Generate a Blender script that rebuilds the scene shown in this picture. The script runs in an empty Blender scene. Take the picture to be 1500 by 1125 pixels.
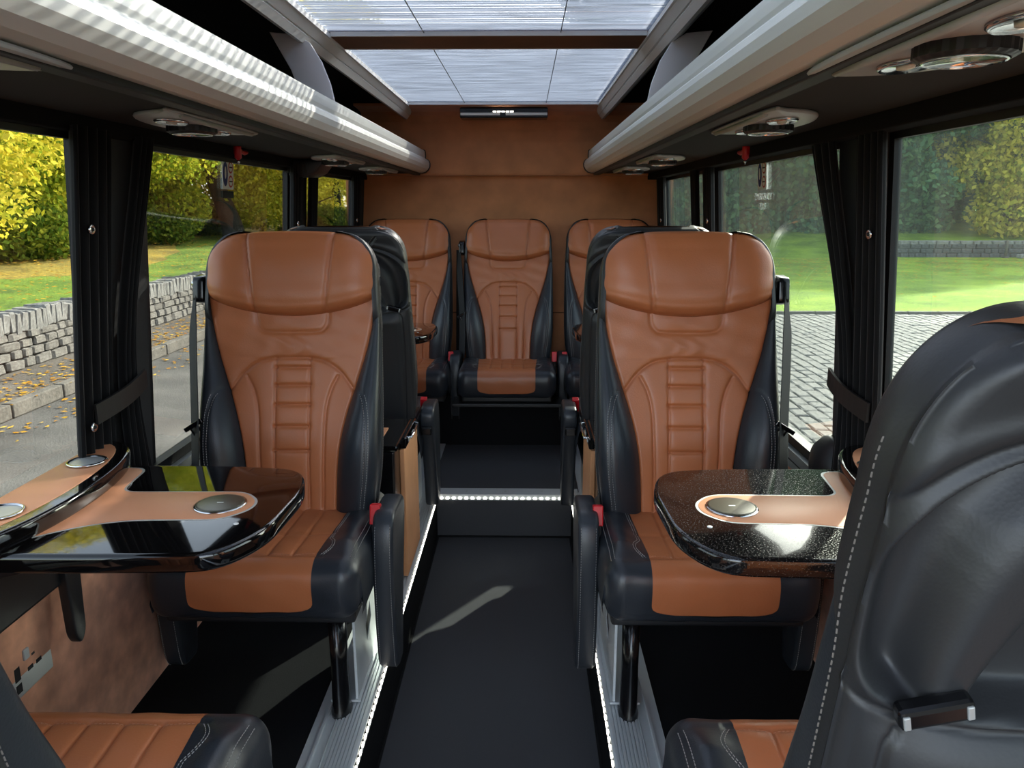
import bpy, bmesh, math, random
import numpy as np
from mathutils import Vector, Matrix

# ------------------------------------------------------------------ camera, sky, sun, exposure
C = bpy.context.scene.collection
S = bpy.context.scene
random.seed(7)
rng = np.random.default_rng(7)
R = math.radians

cam_d = bpy.data.cameras.new('camera')
cam = bpy.data.objects.new('camera', cam_d)
C.objects.link(cam)
cam_d.sensor_width = 36.0
cam_d.lens = 36.0 * 1127.0 / 1500.0
cam_d.clip_start = 0.02
cam_d.clip_end = 500
cam.location = (0.10, 0.0, 1.22)
cam.rotation_euler = (R(90 - 13.015), 0, R(0.941))
S.camera = cam

w = bpy.data.worlds.new('sky')
S.world = w
w.use_nodes = True
nt = w.node_tree
nt.nodes.clear()
sky = nt.nodes.new('ShaderNodeTexSky')
sky.sky_type = 'NISHITA'
sky.sun_disc = False
sky.sun_elevation = R(27)
sky.sun_rotation = R(33)
sky.air_density = 1.0
sky.dust_density = 2.5
hs = nt.nodes.new('ShaderNodeHueSaturation')
hs.inputs['Saturation'].default_value = 0.55
bg = nt.nodes.new('ShaderNodeBackground')
bg.inputs['Strength'].default_value = 0.42
wo = nt.nodes.new('ShaderNodeOutputWorld')
nt.links.new(sky.outputs[0], hs.inputs['Color'])
nt.links.new(hs.outputs[0], bg.inputs['Color'])
nt.links.new(bg.outputs[0], wo.inputs['Surface'])

sun_d = bpy.data.lights.new('sun', 'SUN')
sun_d.energy = 6.8
sun_d.angle = R(0.6)
sun_d.color = (1.0, 0.93, 0.80)
sun = bpy.data.objects.new('sun', sun_d)
C.objects.link(sun)
SUN_DIR = Vector((math.cos(R(57)) * math.cos(R(27)), math.sin(R(57)) * math.cos(R(27)), math.sin(R(27))))
sun.rotation_euler = SUN_DIR.to_track_quat('Z', 'Y').to_euler()
sun.location = (10, 17, 9)

S.view_settings.view_transform = 'Standard'
S.view_settings.look = 'None'
S.view_settings.gamma = 1.0
S.view_settings.use_curve_mapping = False
S.view_settings.exposure = 1.6
S.cycles.max_bounces = 10
S.cycles.diffuse_bounces = 5
S.cycles.glossy_bounces = 4
S.cycles.transmission_bounces = 6
S.cycles.transparent_max_bounces = 24
S.cycles.caustics_reflective = False
S.cycles.caustics_refractive = False
S.cycles.use_denoising = True
S.cycles.sample_clamp_indirect = 6.0

# ------------------------------------------------------------------ materials
MATS = {}


def lin(r, g, b):
    f = lambda c: (c / 255 / 12.92) if c / 255 <= 0.04045 else ((c / 255 + 0.055) / 1.055) ** 2.4
    return (f(r), f(g), f(b), 1.0)


def mat(name, col, rough=0.5, metal=0.0, bump=None, var=None, coat=0.0, spec=0.5, emit=None, sheen=0.0):
    """principled; bump=(scale, strength, distance, kind), var=(scale, amount)"""
    m = bpy.data.materials.new(name)
    m.use_nodes = True
    n = m.node_tree
    p = n.nodes['Principled BSDF']
    p.inputs['Base Color'].default_value = col
    p.inputs['Roughness'].default_value = rough
    p.inputs['Metallic'].default_value = metal
    p.inputs['Specular IOR Level'].default_value = spec
    p.inputs['Coat Weight'].default_value = coat
    p.inputs['Coat Roughness'].default_value = 0.03
    p.inputs['Sheen Weight'].default_value = sheen
    if emit:
        p.inputs['Emission Color'].default_value = emit[0]
        p.inputs['Emission Strength'].default_value = emit[1]
    tc = n.nodes.new('ShaderNodeTexCoord')
    if var:
        nz = n.nodes.new('ShaderNodeTexNoise')
        nz.inputs['Scale'].default_value = var[0]
        nz.inputs['Detail'].default_value = 6
        n.links.new(tc.outputs['Object'], nz.inputs['Vector'])
        rp = n.nodes.new('ShaderNodeValToRGB')
        a = var[1]
        rp.color_ramp.elements[0].position = 0.3
        rp.color_ramp.elements[1].position = 0.7
        rp.color_ramp.elements[0].color = (col[0] * (1 - a), col[1] * (1 - a), col[2] * (1 - a), 1)
        rp.color_ramp.elements[1].color = (min(1, col[0] * (1 + a)), min(1, col[1] * (1 + a)), min(1, col[2] * (1 + a)), 1)
        n.links.new(nz.outputs['Fac'], rp.inputs['Fac'])
        n.links.new(rp.outputs['Color'], p.inputs['Base Color'])
    if bump:
        kind = bump[3] if len(bump) > 3 else 'noise'
        if kind == 'voronoi':
            b_ = n.nodes.new('ShaderNodeTexVoronoi')
            b_.inputs['Scale'].default_value = bump[0]
            out = b_.outputs['Distance']
        else:
            b_ = n.nodes.new('ShaderNodeTexNoise')
            b_.inputs['Scale'].default_value = bump[0]
            b_.inputs['Detail'].default_value = 4
            out = b_.outputs['Fac']
        n.links.new(tc.outputs['Object'], b_.inputs['Vector'])
        bn = n.nodes.new('ShaderNodeBump')
        bn.inputs['Strength'].default_value = bump[1]
        bn.inputs['Distance'].default_value = bump[2]
        n.links.new(out, bn.inputs['Height'])
        n.links.new(bn.outputs['Normal'], p.inputs['Normal'])
    MATS[name] = m
    return m


TAN = mat('tan_leather', lin(180, 108, 68), 0.36, bump=(260, 0.25, 0.0006, 'voronoi'), var=(5, 0.07))
BLK = mat('black_leather', lin(38, 42, 48), 0.36, bump=(300, 0.25, 0.0005, 'voronoi'))
BLKM = mat('black_moulding', lin(30, 31, 34), 0.42, bump=(500, 0.15, 0.0003, 'voronoi'))
SHELL = mat('shell_leather', lin(40, 40, 42), 0.46, bump=(340, 0.2, 0.0004, 'voronoi'))
STITCH = mat('stitch_thread', lin(160, 158, 154), 0.7)
STITCHT = mat('tan_thread', lin(176, 118, 88), 0.7)
STITCHR = mat('grey_thread', lin(112, 104, 98), 0.7)
SUEDE = mat('tan_suede', lin(206, 140, 98), 0.95, bump=(60, 0.15, 0.001), var=(7, 0.16), spec=0.15, sheen=0.25)
SUEDEW = mat('wall_suede', lin(212, 152, 120), 0.95, bump=(18, 0.45, 0.006), var=(15, 0.30), spec=0.15, sheen=0.3)
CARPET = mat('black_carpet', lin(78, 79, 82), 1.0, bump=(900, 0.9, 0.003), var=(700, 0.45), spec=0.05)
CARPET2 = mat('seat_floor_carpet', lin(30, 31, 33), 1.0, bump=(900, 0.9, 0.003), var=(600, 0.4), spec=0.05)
FABRIC = mat('black_fabric', lin(27, 27, 28), 0.95, bump=(700, 0.4, 0.001), spec=0.1)
CURT = mat('curtain_cloth', lin(24, 24, 25), 0.95, bump=(500, 0.3, 0.001), spec=0.1, sheen=0.1)
PILLAR = mat('pillar_cloth', lin(62, 63, 63), 0.9, bump=(400, 0.3, 0.001), spec=0.1)
HEADL = mat('grey_lining', lin(62, 63, 62), 0.9, bump=(400, 0.2, 0.001), spec=0.1)
ALU = mat('brushed_aluminium', lin(205, 211, 213), 0.38, metal=0.35, bump=(200, 0.05, 0.0005))
RAILM = mat('rail_silver', lin(222, 224, 218), 0.42, metal=0.35)
FRAMEM = mat('skylight_frame_silver', lin(222, 226, 223), 0.42, metal=0.1)
GREYP = mat('grey_plastic', lin(172, 176, 176), 0.4)
BRACK = mat('bracket_grey', lin(232, 230, 234), 0.45)
LEDGE = mat('sill_grey', lin(150, 155, 155), 0.45, metal=0.2)
GLOSS = mat('black_gloss_lacquer', lin(10, 9, 10), 0.06, coat=0.6)
GLOSSP = mat('black_gloss_plastic', lin(14, 14, 16), 0.2)
RUBBER = mat('black_rubber', lin(20, 20, 21), 0.6)
CHROME = mat('chrome', lin(225, 226, 228), 0.12, metal=1.0)
STEEL = mat('brushed_steel', lin(200, 202, 200), 0.4, metal=0.6)
RED = mat('red_plastic', lin(200, 24, 34), 0.35)
WHITE = mat('white_print', lin(235, 235, 232), 0.6)
BLUE = mat('blue_print', lin(20, 40, 110), 0.6)
REDP = mat('red_print', lin(190, 50, 45), 0.6)
INLAY = mat('table_leather', lin(214, 148, 108), 0.42, bump=(300, 0.15, 0.0004, 'voronoi'))
DISC = mat('charger_disc', lin(88, 84, 72), 0.28, metal=0.4)
LEDM = mat('led_chip', lin(255, 250, 235), 0.4, emit=((1.0, 0.95, 0.84, 1), 2.6))
LAMPM = mat('lamp_lens', lin(230, 230, 225), 0.2)
BARB = mat('brown_bar', lin(112, 74, 50), 0.8, bump=(80, 0.2, 0.001), var=(10, 0.15), spec=0.2)
PANELW = mat('cabinet_leather', lin(206, 146, 100), 0.6, var=(8, 0.1))
STRAP = mat('belt_webbing', lin(17, 17, 19), 0.7, bump=(500, 0.4, 0.001))


def glass_mat(name, tint, dust, dustcol):
    m = bpy.data.materials.new(name)
    m.use_nodes = True
    n = m.node_tree
    n.nodes.clear()
    o = n.nodes.new('ShaderNodeOutputMaterial')
    tr = n.nodes.new('ShaderNodeBsdfTransparent')
    tr.inputs['Color'].default_value = tint
    gl = n.nodes.new('ShaderNodeBsdfGlossy')
    gl.inputs['Roughness'].default_value = 0.0
    lw_ = n.nodes.new('ShaderNodeLayerWeight')
    lw_.inputs['Blend'].default_value = 0.5
    pw = n.nodes.new('ShaderNodeMath')
    pw.operation = 'POWER'
    pw.inputs[1].default_value = 5.0
    n.links.new(lw_.outputs['Facing'], pw.inputs[0])
    fr = n.nodes.new('ShaderNodeMath')
    fr.operation = 'MULTIPLY_ADD'
    fr.inputs[1].default_value = 0.96
    fr.inputs[2].default_value = 0.035
    n.links.new(pw.outputs[0], fr.inputs[0])
    mx = n.nodes.new('ShaderNodeMixShader')
    n.links.new(fr.outputs[0], mx.inputs['Fac'])
    n.links.new(tr.outputs[0], mx.inputs[1])
    n.links.new(gl.outputs[0], mx.inputs[2])
    last = mx.outputs[0]
    if dust > 0:
        tl = n.nodes.new('ShaderNodeBsdfTranslucent')
        tl.inputs['Color'].default_value = dustcol
        tc = n.nodes.new('ShaderNodeTexCoord')
        mp = n.nodes.new('ShaderNodeMapping')
        mp.inputs['Scale'].default_value = (1, 14, 1.2)
        nz = n.nodes.new('ShaderNodeTexNoise')
        nz.inputs['Scale'].default_value = 2.0
        nz.inputs['Detail'].default_value = 5
        n.links.new(tc.outputs['Object'], mp.inputs['Vector'])
        n.links.new(mp.outputs[0], nz.inputs['Vector'])
        mr = n.nodes.new('ShaderNodeMapRange')
        mr.inputs['From Min'].default_value = 0.35
        mr.inputs['From Max'].default_value = 0.75
        mr.inputs['To Min'].default_value = dust * 0.75
        mr.inputs['To Max'].default_value = dust * 1.3
        n.links.new(nz.outputs['Fac'], mr.inputs['Value'])
        m2 = n.nodes.new('ShaderNodeMixShader')
        n.links.new(mr.outputs[0], m2.inputs['Fac'])
        n.links.new(last, m2.inputs[1])
        n.links.new(tl.outputs[0], m2.inputs[2])
        last = m2.outputs[0]
    n.links.new(last, o.inputs['Surface'])
    return m


GLASS_L = glass_mat('tinted_glass', (0.64, 0.66, 0.65, 1), 0, None)
GLASS_R = glass_mat('dusty_tinted_glass', (0.64, 0.68, 0.665, 1), 0.008, (0.75, 0.9, 0.85, 1))
GLASS_S = glass_mat('roof_glass', (0.86, 0.88, 0.90, 1), 0, None)


def blind_mat():
    m = bpy.data.materials.new('pleated_blind_cloth')
    m.use_nodes = True
    n = m.node_tree
    n.nodes.clear()
    o = n.nodes.new('ShaderNodeOutputMaterial')
    df = n.nodes.new('ShaderNodeBsdfDiffuse')
    df.inputs['Color'].default_value = lin(98, 104, 111)
    tl = n.nodes.new('ShaderNodeBsdfTranslucent')
    tl.inputs['Color'].default_value = lin(98, 105, 116)
    tp = n.nodes.new('ShaderNodeBsdfTransparent')
    tc = n.nodes.new('ShaderNodeTexCoord')
    mp = n.nodes.new('ShaderNodeMapping')
    mp.inputs['Scale'].default_value = (6, 90, 1)
    nz = n.nodes.new('ShaderNodeTexNoise')
    nz.inputs['Scale'].default_value = 1.0
    nz.inputs['Detail'].default_value = 5
    n.links.new(tc.outputs['Object'], mp.inputs['Vector'])
    n.links.new(mp.outputs[0], nz.inputs['Vector'])
    mr = n.nodes.new('ShaderNodeMapRange')
    mr.inputs['From Min'].default_value = 0.3
    mr.inputs['From Max'].default_value = 0.7
    mr.inputs['To Min'].default_value = 0.35
    mr.inputs['To Max'].default_value = 0.75
    n.links.new(nz.outputs['Fac'], mr.inputs['Value'])
    m1 = n.nodes.new('ShaderNodeMixShader')
    n.links.new(mr.outputs[0], m1.inputs['Fac'])
    n.links.new(df.outputs[0], m1.inputs[1])
    n.links.new(tl.outputs[0], m1.inputs[2])
    # thin cloth along each fold lets part of the light straight through
    wv = n.nodes.new('ShaderNodeTexWave')
    wv.wave_type = 'BANDS'
    wv.bands_direction = 'Y'
    wv.inputs['Scale'].default_value = 8.0
    wv.inputs['Distortion'].default_value = 0.0
    n.links.new(tc.outputs['Object'], wv.inputs['Vector'])
    m3 = n.nodes.new('ShaderNodeMapRange')
    m3.inputs['From Min'].default_value = 0.35
    m3.inputs['From Max'].default_value = 0.75
    m3.inputs['To Min'].default_value = 0.05
    m3.inputs['To Max'].default_value = 0.25
    n.links.new(wv.outputs['Fac'], m3.inputs['Value'])
    m2 = n.nodes.new('ShaderNodeMixShader')
    n.links.new(m3.outputs[0], m2.inputs['Fac'])
    n.links.new(m1.outputs[0], m2.inputs[1])
    n.links.new(tp.outputs[0], m2.inputs[2])
    n.links.new(m2.outputs[0], o.inputs['Surface'])
    return m


BLIND = blind_mat()


def leaf_mat(name, cols, transl=0.45):
    m = bpy.data.materials.new(name)
    m.use_nodes = True
    n = m.node_tree
    n.nodes.clear()
    o = n.nodes.new('ShaderNodeOutputMaterial')
    g = n.nodes.new('ShaderNodeNewGeometry')
    rp = n.nodes.new('ShaderNodeValToRGB')
    els = rp.color_ramp.elements
    while len(els) < len(cols):
        els.new(0.5)
    for i, c in enumerate(cols):
        els[i].position = i / max(1, len(cols) - 1)
        els[i].color = c
    n.links.new(g.outputs['Random Per Island'], rp.inputs['Fac'])
    df = n.nodes.new('ShaderNodeBsdfDiffuse')
    tl = n.nodes.new('ShaderNodeBsdfTranslucent')
    n.links.new(rp.outputs[0], df.inputs['Color'])
    n.links.new(rp.outputs[0], tl.inputs['Color'])
    mx = n.nodes.new('ShaderNodeMixShader')
    mx.inputs['Fac'].default_value = transl
    n.links.new(df.outputs[0], mx.inputs[1])
    n.links.new(tl.outputs[0], mx.inputs[2])
    n.links.new(mx.outputs[0], o.inputs['Surface'])
    return m


def ground_mat(name, cols, scale, fine, rough=0.9, bump=0.4):
    m = bpy.data.materials.new(name)
    m.use_nodes = True
    n = m.node_tree
    p = n.nodes['Principled BSDF']
    p.inputs['Roughness'].default_value = rough
    p.inputs['Specular IOR Level'].default_value = 0.3
    tc = n.nodes.new('ShaderNodeTexCoord')
    a = n.nodes.new('ShaderNodeTexNoise')
    a.inputs['Scale'].default_value = scale
    a.inputs['Detail'].default_value = 8
    b = n.nodes.new('ShaderNodeTexNoise')
    b.inputs['Scale'].default_value = fine
    b.inputs['Detail'].default_value = 4
    n.links.new(tc.outputs['Object'], a.inputs['Vector'])
    n.links.new(tc.outputs['Object'], b.inputs['Vector'])
    mx = n.nodes.new('ShaderNodeMath')
    mx.operation = 'MULTIPLY_ADD'
    mx.inputs[1].default_value = 0.5
    n.links.new(a.outputs['Fac'], mx.inputs[0])
    m2 = n.nodes.new('ShaderNodeMath')
    m2.operation = 'MULTIPLY'
    m2.inputs[1].default_value = 0.5
    n.links.new(b.outputs['Fac'], m2.inputs[0])
    n.links.new(m2.outputs[0], mx.inputs[2])
    rp = n.nodes.new('ShaderNodeValToRGB')
    els = rp.color_ramp.elements
    while len(els) < len(cols):
        els.new(0.5)
    for i, c in enumerate(cols):
        els[i].position = 0.36 + 0.28 * i / max(1, len(cols) - 1)
        els[i].color = c
    n.links.new(mx.outputs[0], rp.inputs['Fac'])
    n.links.new(rp.outputs[0], p.inputs['Base Color'])
    bn = n.nodes.new('ShaderNodeBump')
    bn.inputs['Strength'].default_value = bump
    bn.inputs['Distance'].default_value = 0.02
    n.links.new(b.outputs['Fac'], bn.inputs['Height'])
    n.links.new(bn.outputs['Normal'], p.inputs['Normal'])
    return m


LEAF_Y = leaf_mat('yellow_leaves', [lin(150, 158, 48), lin(214, 198, 66), lin(236, 216, 92), lin(176, 178, 58)])
LEAF_G = leaf_mat('green_yellow_leaves', [lin(110, 142, 46), lin(164, 176, 56), lin(216, 204, 70), lin(132, 154, 50)])
LEAF_D = leaf_mat('dark_evergreen_leaves', [lin(58, 104, 80), lin(98, 138, 96), lin(124, 152, 100), lin(74, 118, 92)], 0.3)
LEAF_P = leaf_mat('pale_yellow_leaves', [lin(140, 150, 54), lin(214, 198, 76), lin(236, 216, 92), lin(166, 166, 74)])
LEAF_S = leaf_mat('shrub_leaves', [lin(62, 88, 32), lin(96, 116, 40), lin(136, 140, 52), lin(80, 100, 38)], 0.3)
LITTER = leaf_mat('fallen_leaves', [lin(170, 120, 40), lin(200, 160, 60), lin(150, 96, 40), lin(214, 180, 80)], 0.1)
BARK = mat('dark_bark', lin(42, 37, 32), 0.95, bump=(14, 0.9, 0.05), var=(6, 0.4))
ROAD = ground_mat('asphalt', [lin(62, 61, 59), lin(88, 86, 82), lin(110, 107, 102)], 1.2, 60)
PAVE = ground_mat('pavement_tarmac', [lin(70, 66, 60), lin(92, 86, 78), lin(112, 106, 96)], 1.5, 50)
STONE = ground_mat('rubble_stone', [lin(84, 80, 74), lin(116, 112, 106), lin(146, 142, 136)], 6, 30)
COPE = ground_mat('coping_stone', [lin(100, 98, 94), lin(132, 130, 126), lin(156, 154, 150)], 5, 30)
KERB = ground_mat('kerb_stone', [lin(88, 84, 78), lin(116, 111, 103)], 5, 30)
GRASS = ground_mat('lawn_grass', [lin(80, 110, 18), lin(116, 148, 28), lin(156, 178, 44)], 0.8, 22, 1.0, 0.8)
GRASSL = ground_mat('verge_grass', [lin(58, 84, 24), lin(96, 124, 34), lin(128, 146, 44)], 1.0, 26, 1.0, 0.8)
EARTH = ground_mat('leafy_ground', [lin(92, 82, 34), lin(140, 124, 50), lin(176, 150, 60)], 0.8, 14, 1.0, 0.8)
SETT = ground_mat('granite_sett', [lin(84, 83, 80), lin(112, 110, 106), lin(136, 134, 130)], 3, 40, 0.8, 0.3)
JOINT = ground_mat('sett_joint', [lin(36, 34, 31), lin(56, 53, 48)], 4, 40)
SLATE = ground_mat('dark_wall_stone', [lin(54, 54, 56), lin(84, 84, 86), lin(116, 116, 116)], 4, 20)

# ------------------------------------------------------------------ helpers


def link(o, parent=None):
    C.objects.link(o)
    if parent is not None:
        o.parent = parent
    return o


def mesh(name, V, F, m, parent=None, smooth=False):
    d = bpy.data.meshes.new(name)
    d.from_pydata([tuple(map(float, v)) for v in V], [], [tuple(map(int, f)) for f in F])
    d.materials.append(m)
    if smooth:
        d.polygons.foreach_set('use_smooth', [True] * len(d.polygons))
    d.update()
    o = bpy.data.objects.new(name, d)
    return link(o, parent)


def from_bm(name, bm, m, parent=None, smooth=False):
    d = bpy.data.meshes.new(name)
    bmesh.ops.recalc_face_normals(bm, faces=bm.faces)
    bm.to_mesh(d)
    bm.free()
    d.materials.append(m)
    if smooth:
        d.polygons.foreach_set('use_smooth', [True] * len(d.polygons))
    o = bpy.data.objects.new(name, d)
    return link(o, parent)


def grid_faces(nr, nc, flip=False, off=0, wrap=False):
    f = []
    for i in range(nr - 1):
        for j in range(nc - 1 if not wrap else nc):
            j2 = (j + 1) % nc
            a, b, c, d = i * nc + j + off, i * nc + j2 + off, (i + 1) * nc + j2 + off, (i + 1) * nc + j + off
            f.append((a, d, c, b) if flip else (a, b, c, d))
    return f


def tag(o, label, cat, group=None):
    o['label'] = label
    o['category'] = cat
    if group:
        o['group'] = group
    return o


def thing(name, label, cat, loc=(0, 0, 0), rz=0.0, group=None):
    o = bpy.data.objects.new(name, None)
    o.empty_display_size = 0.1
    C.objects.link(o)
    o.location = loc
    o.rotation_euler = (0, 0, rz)
    return tag(o, label, cat, group)


def struct(o):
    o['kind'] = 'structure'
    return o


def copy_tree(o, parent=None):
    c = o.copy()
    C.objects.link(c)
    if parent is not None:
        c.parent = parent
    for ch in list(o.children):
        copy_tree(ch, c)
    return c


def bm_box(bm, x0, x1, y0, y1, z0, z1, bev=0.0, M=None):
    r = bmesh.ops.create_cube(bm, size=1.0)
    vs = r['verts']
    for v in vs:
        v.co = Vector(((x0 + x1) / 2 + v.co.x * (x1 - x0), (y0 + y1) / 2 + v.co.y * (y1 - y0), (z0 + z1) / 2 + v.co.z * (z1 - z0)))
    if bev > 0:
        es = list({e for v in vs for e in v.link_edges})
        r2 = bmesh.ops.bevel(bm, geom=es, offset=bev, segments=2, affect='EDGES', profile=0.5)
        vs = list({v for f in r2['faces'] for v in f.verts} | {v for v in vs if v.is_valid})
    if M is not None:
        for v in vs:
            v.co = M @ v.co
    return vs


def box(name, x0, x1, y0, y1, z0, z1, m, parent=None, bev=0.0):
    bm = bmesh.new()
    bm_box(bm, x0, x1, y0, y1, z0, z1, bev)
    return from_bm(name, bm, m, parent)


def boxes(name, L, m, parent=None, bev=0.0):
    bm = bmesh.new()
    for b in L:
        bm_box(bm, *b, bev)
    return from_bm(name, bm, m, parent)


def catmull(P, n=8, closed=False):
    P = [np.array(p, float) for p in P]
    out = []
    N = len(P)
    rngi = range(N) if closed else range(N - 1)
    for i in rngi:
        if closed:
            p0, p1, p2, p3 = P[i - 1], P[i], P[(i + 1) % N], P[(i + 2) % N]
        else:
            p1, p2 = P[i], P[i + 1]
            p0 = P[i - 1] if i > 0 else 2 * p1 - p2
            p3 = P[i + 2] if i + 2 < N else 2 * p2 - p1
        for k in range(n):
            t = k / n
            out.append(0.5 * (2 * p1 + (p2 - p0) * t + (2 * p0 - 5 * p1 + 4 * p2 - p3) * t * t + (3 * p1 - p0 - 3 * p2 + p3) * t ** 3))
    if not closed:
        out.append(P[-1])
    return np.array(out)


def tube(name, P, r, m, parent=None, seg=8, rb=None):
    """round tube along P; r number or list"""
    P = [Vector(p) for p in P]
    V, F = [], []
    n = len(P)
    rr = r if hasattr(r, '__len__') else [r] * n
    up = None
    for i, p in enumerate(P):
        t = (P[min(i + 1, n - 1)] - P[max(i - 1, 0)]).normalized()
        if up is None:
            up = Vector((0, 0, 1)) if abs(t.z) < 0.9 else Vector((1, 0, 0))
        a = t.cross(up).normalized()
        b = a.cross(t).normalized()
        up = b
        for k in range(seg):
            an = 2 * math.pi * k / seg
            V.append(p + a * math.cos(an) * rr[i] + b * math.sin(an) * (rr[i] if rb is None else rb))
    F += grid_faces(n, seg, wrap=True)
    F.append(tuple(range(seg))[::-1])
    F.append(tuple((n - 1) * seg + k for k in range(seg)))
    return mesh(name, V, F, m, parent, True)


def ribbon(name, P, wdir, wd, th, m, parent=None):
    """flat strap along P: width along wdir, thickness th"""
    P = [Vector(p) for p in P]
    V, F = [], []
    n = len(P)
    for i, p in enumerate(P):
        t = (P[min(i + 1, n - 1)] - P[max(i - 1, 0)]).normalized()
        wv = wdir if isinstance(wdir, Vector) else wdir[i]
        wi = wd[i] if hasattr(wd, '__len__') else wd
        nn = t.cross(wv).normalized()
        for sx, sy in ((-1, -1), (1, -1), (1, 1), (-1, 1)):
            V.append(p + wv * (wi / 2 * sx) + nn * (th / 2 * sy))
    F += grid_faces(n, 4, wrap=True)
    F.append((3, 2, 1, 0))
    F.append(tuple((n - 1) * 4 + k for k in range(4)))
    return mesh(name, V, F, m, parent)


def lathe(name, prof, m, parent=None, seg=32, M=None, smooth=True):
    """prof: (r, z) list revolved about z"""
    V, F = [], []
    for r, z in prof:
        for k in range(seg):
            a = 2 * math.pi * k / seg
            V.append((r * math.cos(a), r * math.sin(a), z))
    F = grid_faces(len(prof), seg, wrap=True)
    if prof[0][0] > 1e-5:
        F.append(tuple(range(seg))[::-1])
    if prof[-1][0] > 1e-5:
        F.append(tuple((len(prof) - 1) * seg + k for k in range(seg)))
    if M is not None:
        V = [M @ Vector(v) for v in V]
    o = mesh(name, V, F, m, parent, smooth)
    return o


def slab(name, poly, z0, z1, m, parent=None, bev=0.0, seg=3, M=None, axis='z'):
    """extruded closed outline (list of 2-D points) with rounded rims"""
    bm = bmesh.new()
    Pq = [Vector((p[0], p[1])) for k_, p in enumerate(poly) if (Vector(p[:2]) - Vector(poly[k_ - 1][:2])).length > 1e-6]
    n = len(Pq)
    area = sum(Pq[i - 1].x * Pq[i].y - Pq[i].x * Pq[i - 1].y for i in range(n))
    sgn = 1.0 if area > 0 else -1.0
    nrm = []
    for i in range(n):
        e1, e2 = (Pq[i] - Pq[i - 1]).normalized(), (Pq[(i + 1) % n] - Pq[i]).normalized()
        n1, n2 = Vector((e1.y, -e1.x)) * sgn, Vector((e2.y, -e2.x)) * sgn
        m_ = (n1 + n2)
        m_ = m_.normalized() if m_.length > 1e-6 else n1
        nrm.append(m_ / max(0.5, m_.dot(n1)))
    if bev > 0:
        bz = min(bev, (z1 - z0) * 0.499)
        rings_ = [(bev * (1 - math.sin(k_ / seg * math.pi / 2)), z0 + bz * (1 - math.cos(k_ / seg * math.pi / 2))) for k_ in range(seg + 1)]
        rings_ += [(i_, z1 - (z_ - z0)) for i_, z_ in rings_[::-1]]
    else:
        rings_ = [(0.0, z0), (0.0, z1)]
    rv = [[bm.verts.new((Pq[i].x - nrm[i].x * ins, Pq[i].y - nrm[i].y * ins, z_)) for i in range(n)] for ins, z_ in rings_]
    bm.faces.new(rv[0][::-1])
    bm.faces.new(rv[-1])
    for r0_, r1_ in zip(rv[:-1], rv[1:]):
        for i in range(n):
            bm.faces.new((r0_[i], r0_[(i + 1) % n], r1_[(i + 1) % n], r1_[i]))
    if axis == 'x':      # outline in (y, z), thickness along x
        for v in bm.verts:
            v.co = Vector((v.co.z, v.co.x, v.co.y))
    elif axis == 'y':    # outline in (x, z), thickness along y
        for v in bm.verts:
            v.co = Vector((v.co.x, v.co.z, v.co.y))
    if M is not None:
        for v in bm.verts:
            v.co = M @ v.co
    o = from_bm(name, bm, m, parent, bev > 0)
    if bev > 0:
        o.data.set_sharp_from_angle(angle=R(38))
    return o


def rounded(poly, r, n=8):
    """round the corners of a polygon; r number or list"""
    out = []
    N = len(poly)
    for i in range(N):
        p0, p1, p2 = Vector(poly[i - 1]), Vector(poly[i]), Vector(poly[(i + 1) % N])
        ri = r[i] if hasattr(r, '__len__') else r
        if ri <= 0:
            out.append(tuple(p1))
            continue
        d0, d2 = (p0 - p1), (p2 - p1)
        k = min(ri, d0.length * 0.49, d2.length * 0.49)
        a, b = p1 + d0.normalized() * k, p1 + d2.normalized() * k
        for j in range(n + 1):
            t = j / n
            q = a * (1 - t) ** 2 + p1 * 2 * t * (1 - t) + b * t * t
            out.append((q.x, q.y))
    return out


def oval(cx, cy, rx, ry, n=32):
    return [(cx + rx * math.cos(2 * math.pi * k / n), cy + ry * math.sin(2 * math.pi * k / n)) for k in range(n)]


def extrude_y(name, prof, y0, y1, m, parent=None, ny=2, smooth=False):
    """closed (x, z) outline swept along y"""
    ys = np.linspace(y0, y1, ny)
    V = [(p[0], y, p[1]) for y in ys for p in prof]
    n = len(prof)
    F = grid_faces(ny, n, wrap=True)
    F.append(tuple(range(n))[::-1])
    F.append(tuple((ny - 1) * n + k for k in range(n)))
    bm = bmesh.new()
    vs = [bm.verts.new(v) for v in V]
    for f in F:
        bm.faces.new([vs[k] for k in f])
    return from_bm(name, bm, m, parent, smooth)


# side walls lean inward towards the roof
def wx(side, z):
    base = -0.848 if side < 0 else 0.880
    return base - side * 0.055 * max(-0.3, (z - 0.6)) / 0.8


# ------------------------------------------------------------------ SETTING: floor
# recessed aisle, raised seat platforms, rear platform
AX0, AX1, AZ, AY = -0.277, 0.305, -0.19, 3.13
fl = struct(boxes('floor', [(AX0 - 0.01, AX1 + 0.01, -1.6, AY, AZ - 0.03, AZ)], CARPET))
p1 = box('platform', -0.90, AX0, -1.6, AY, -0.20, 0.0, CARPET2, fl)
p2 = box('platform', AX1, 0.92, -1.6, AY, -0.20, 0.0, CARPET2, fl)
p3 = box('rear_platform', -0.90, 0.92, AY, 4.44, -0.20, 0.0, CARPET, fl)
box('carpet_edging', AX0 + 0.001, AX0 + 0.007, -1.6, AY - 0.01, AZ, AZ + 0.006, FABRIC, fl)
box('carpet_edging', AX1 - 0.007, AX1 - 0.001, -1.6, AY - 0.01, AZ, AZ + 0.006, FABRIC, fl)
box('carpet_edging', AX0, AX1, AY - 0.009, AY - 0.001, AZ, AZ + 0.006, FABRIC, fl)

# aluminium step edges with ribs
k = 1


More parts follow.
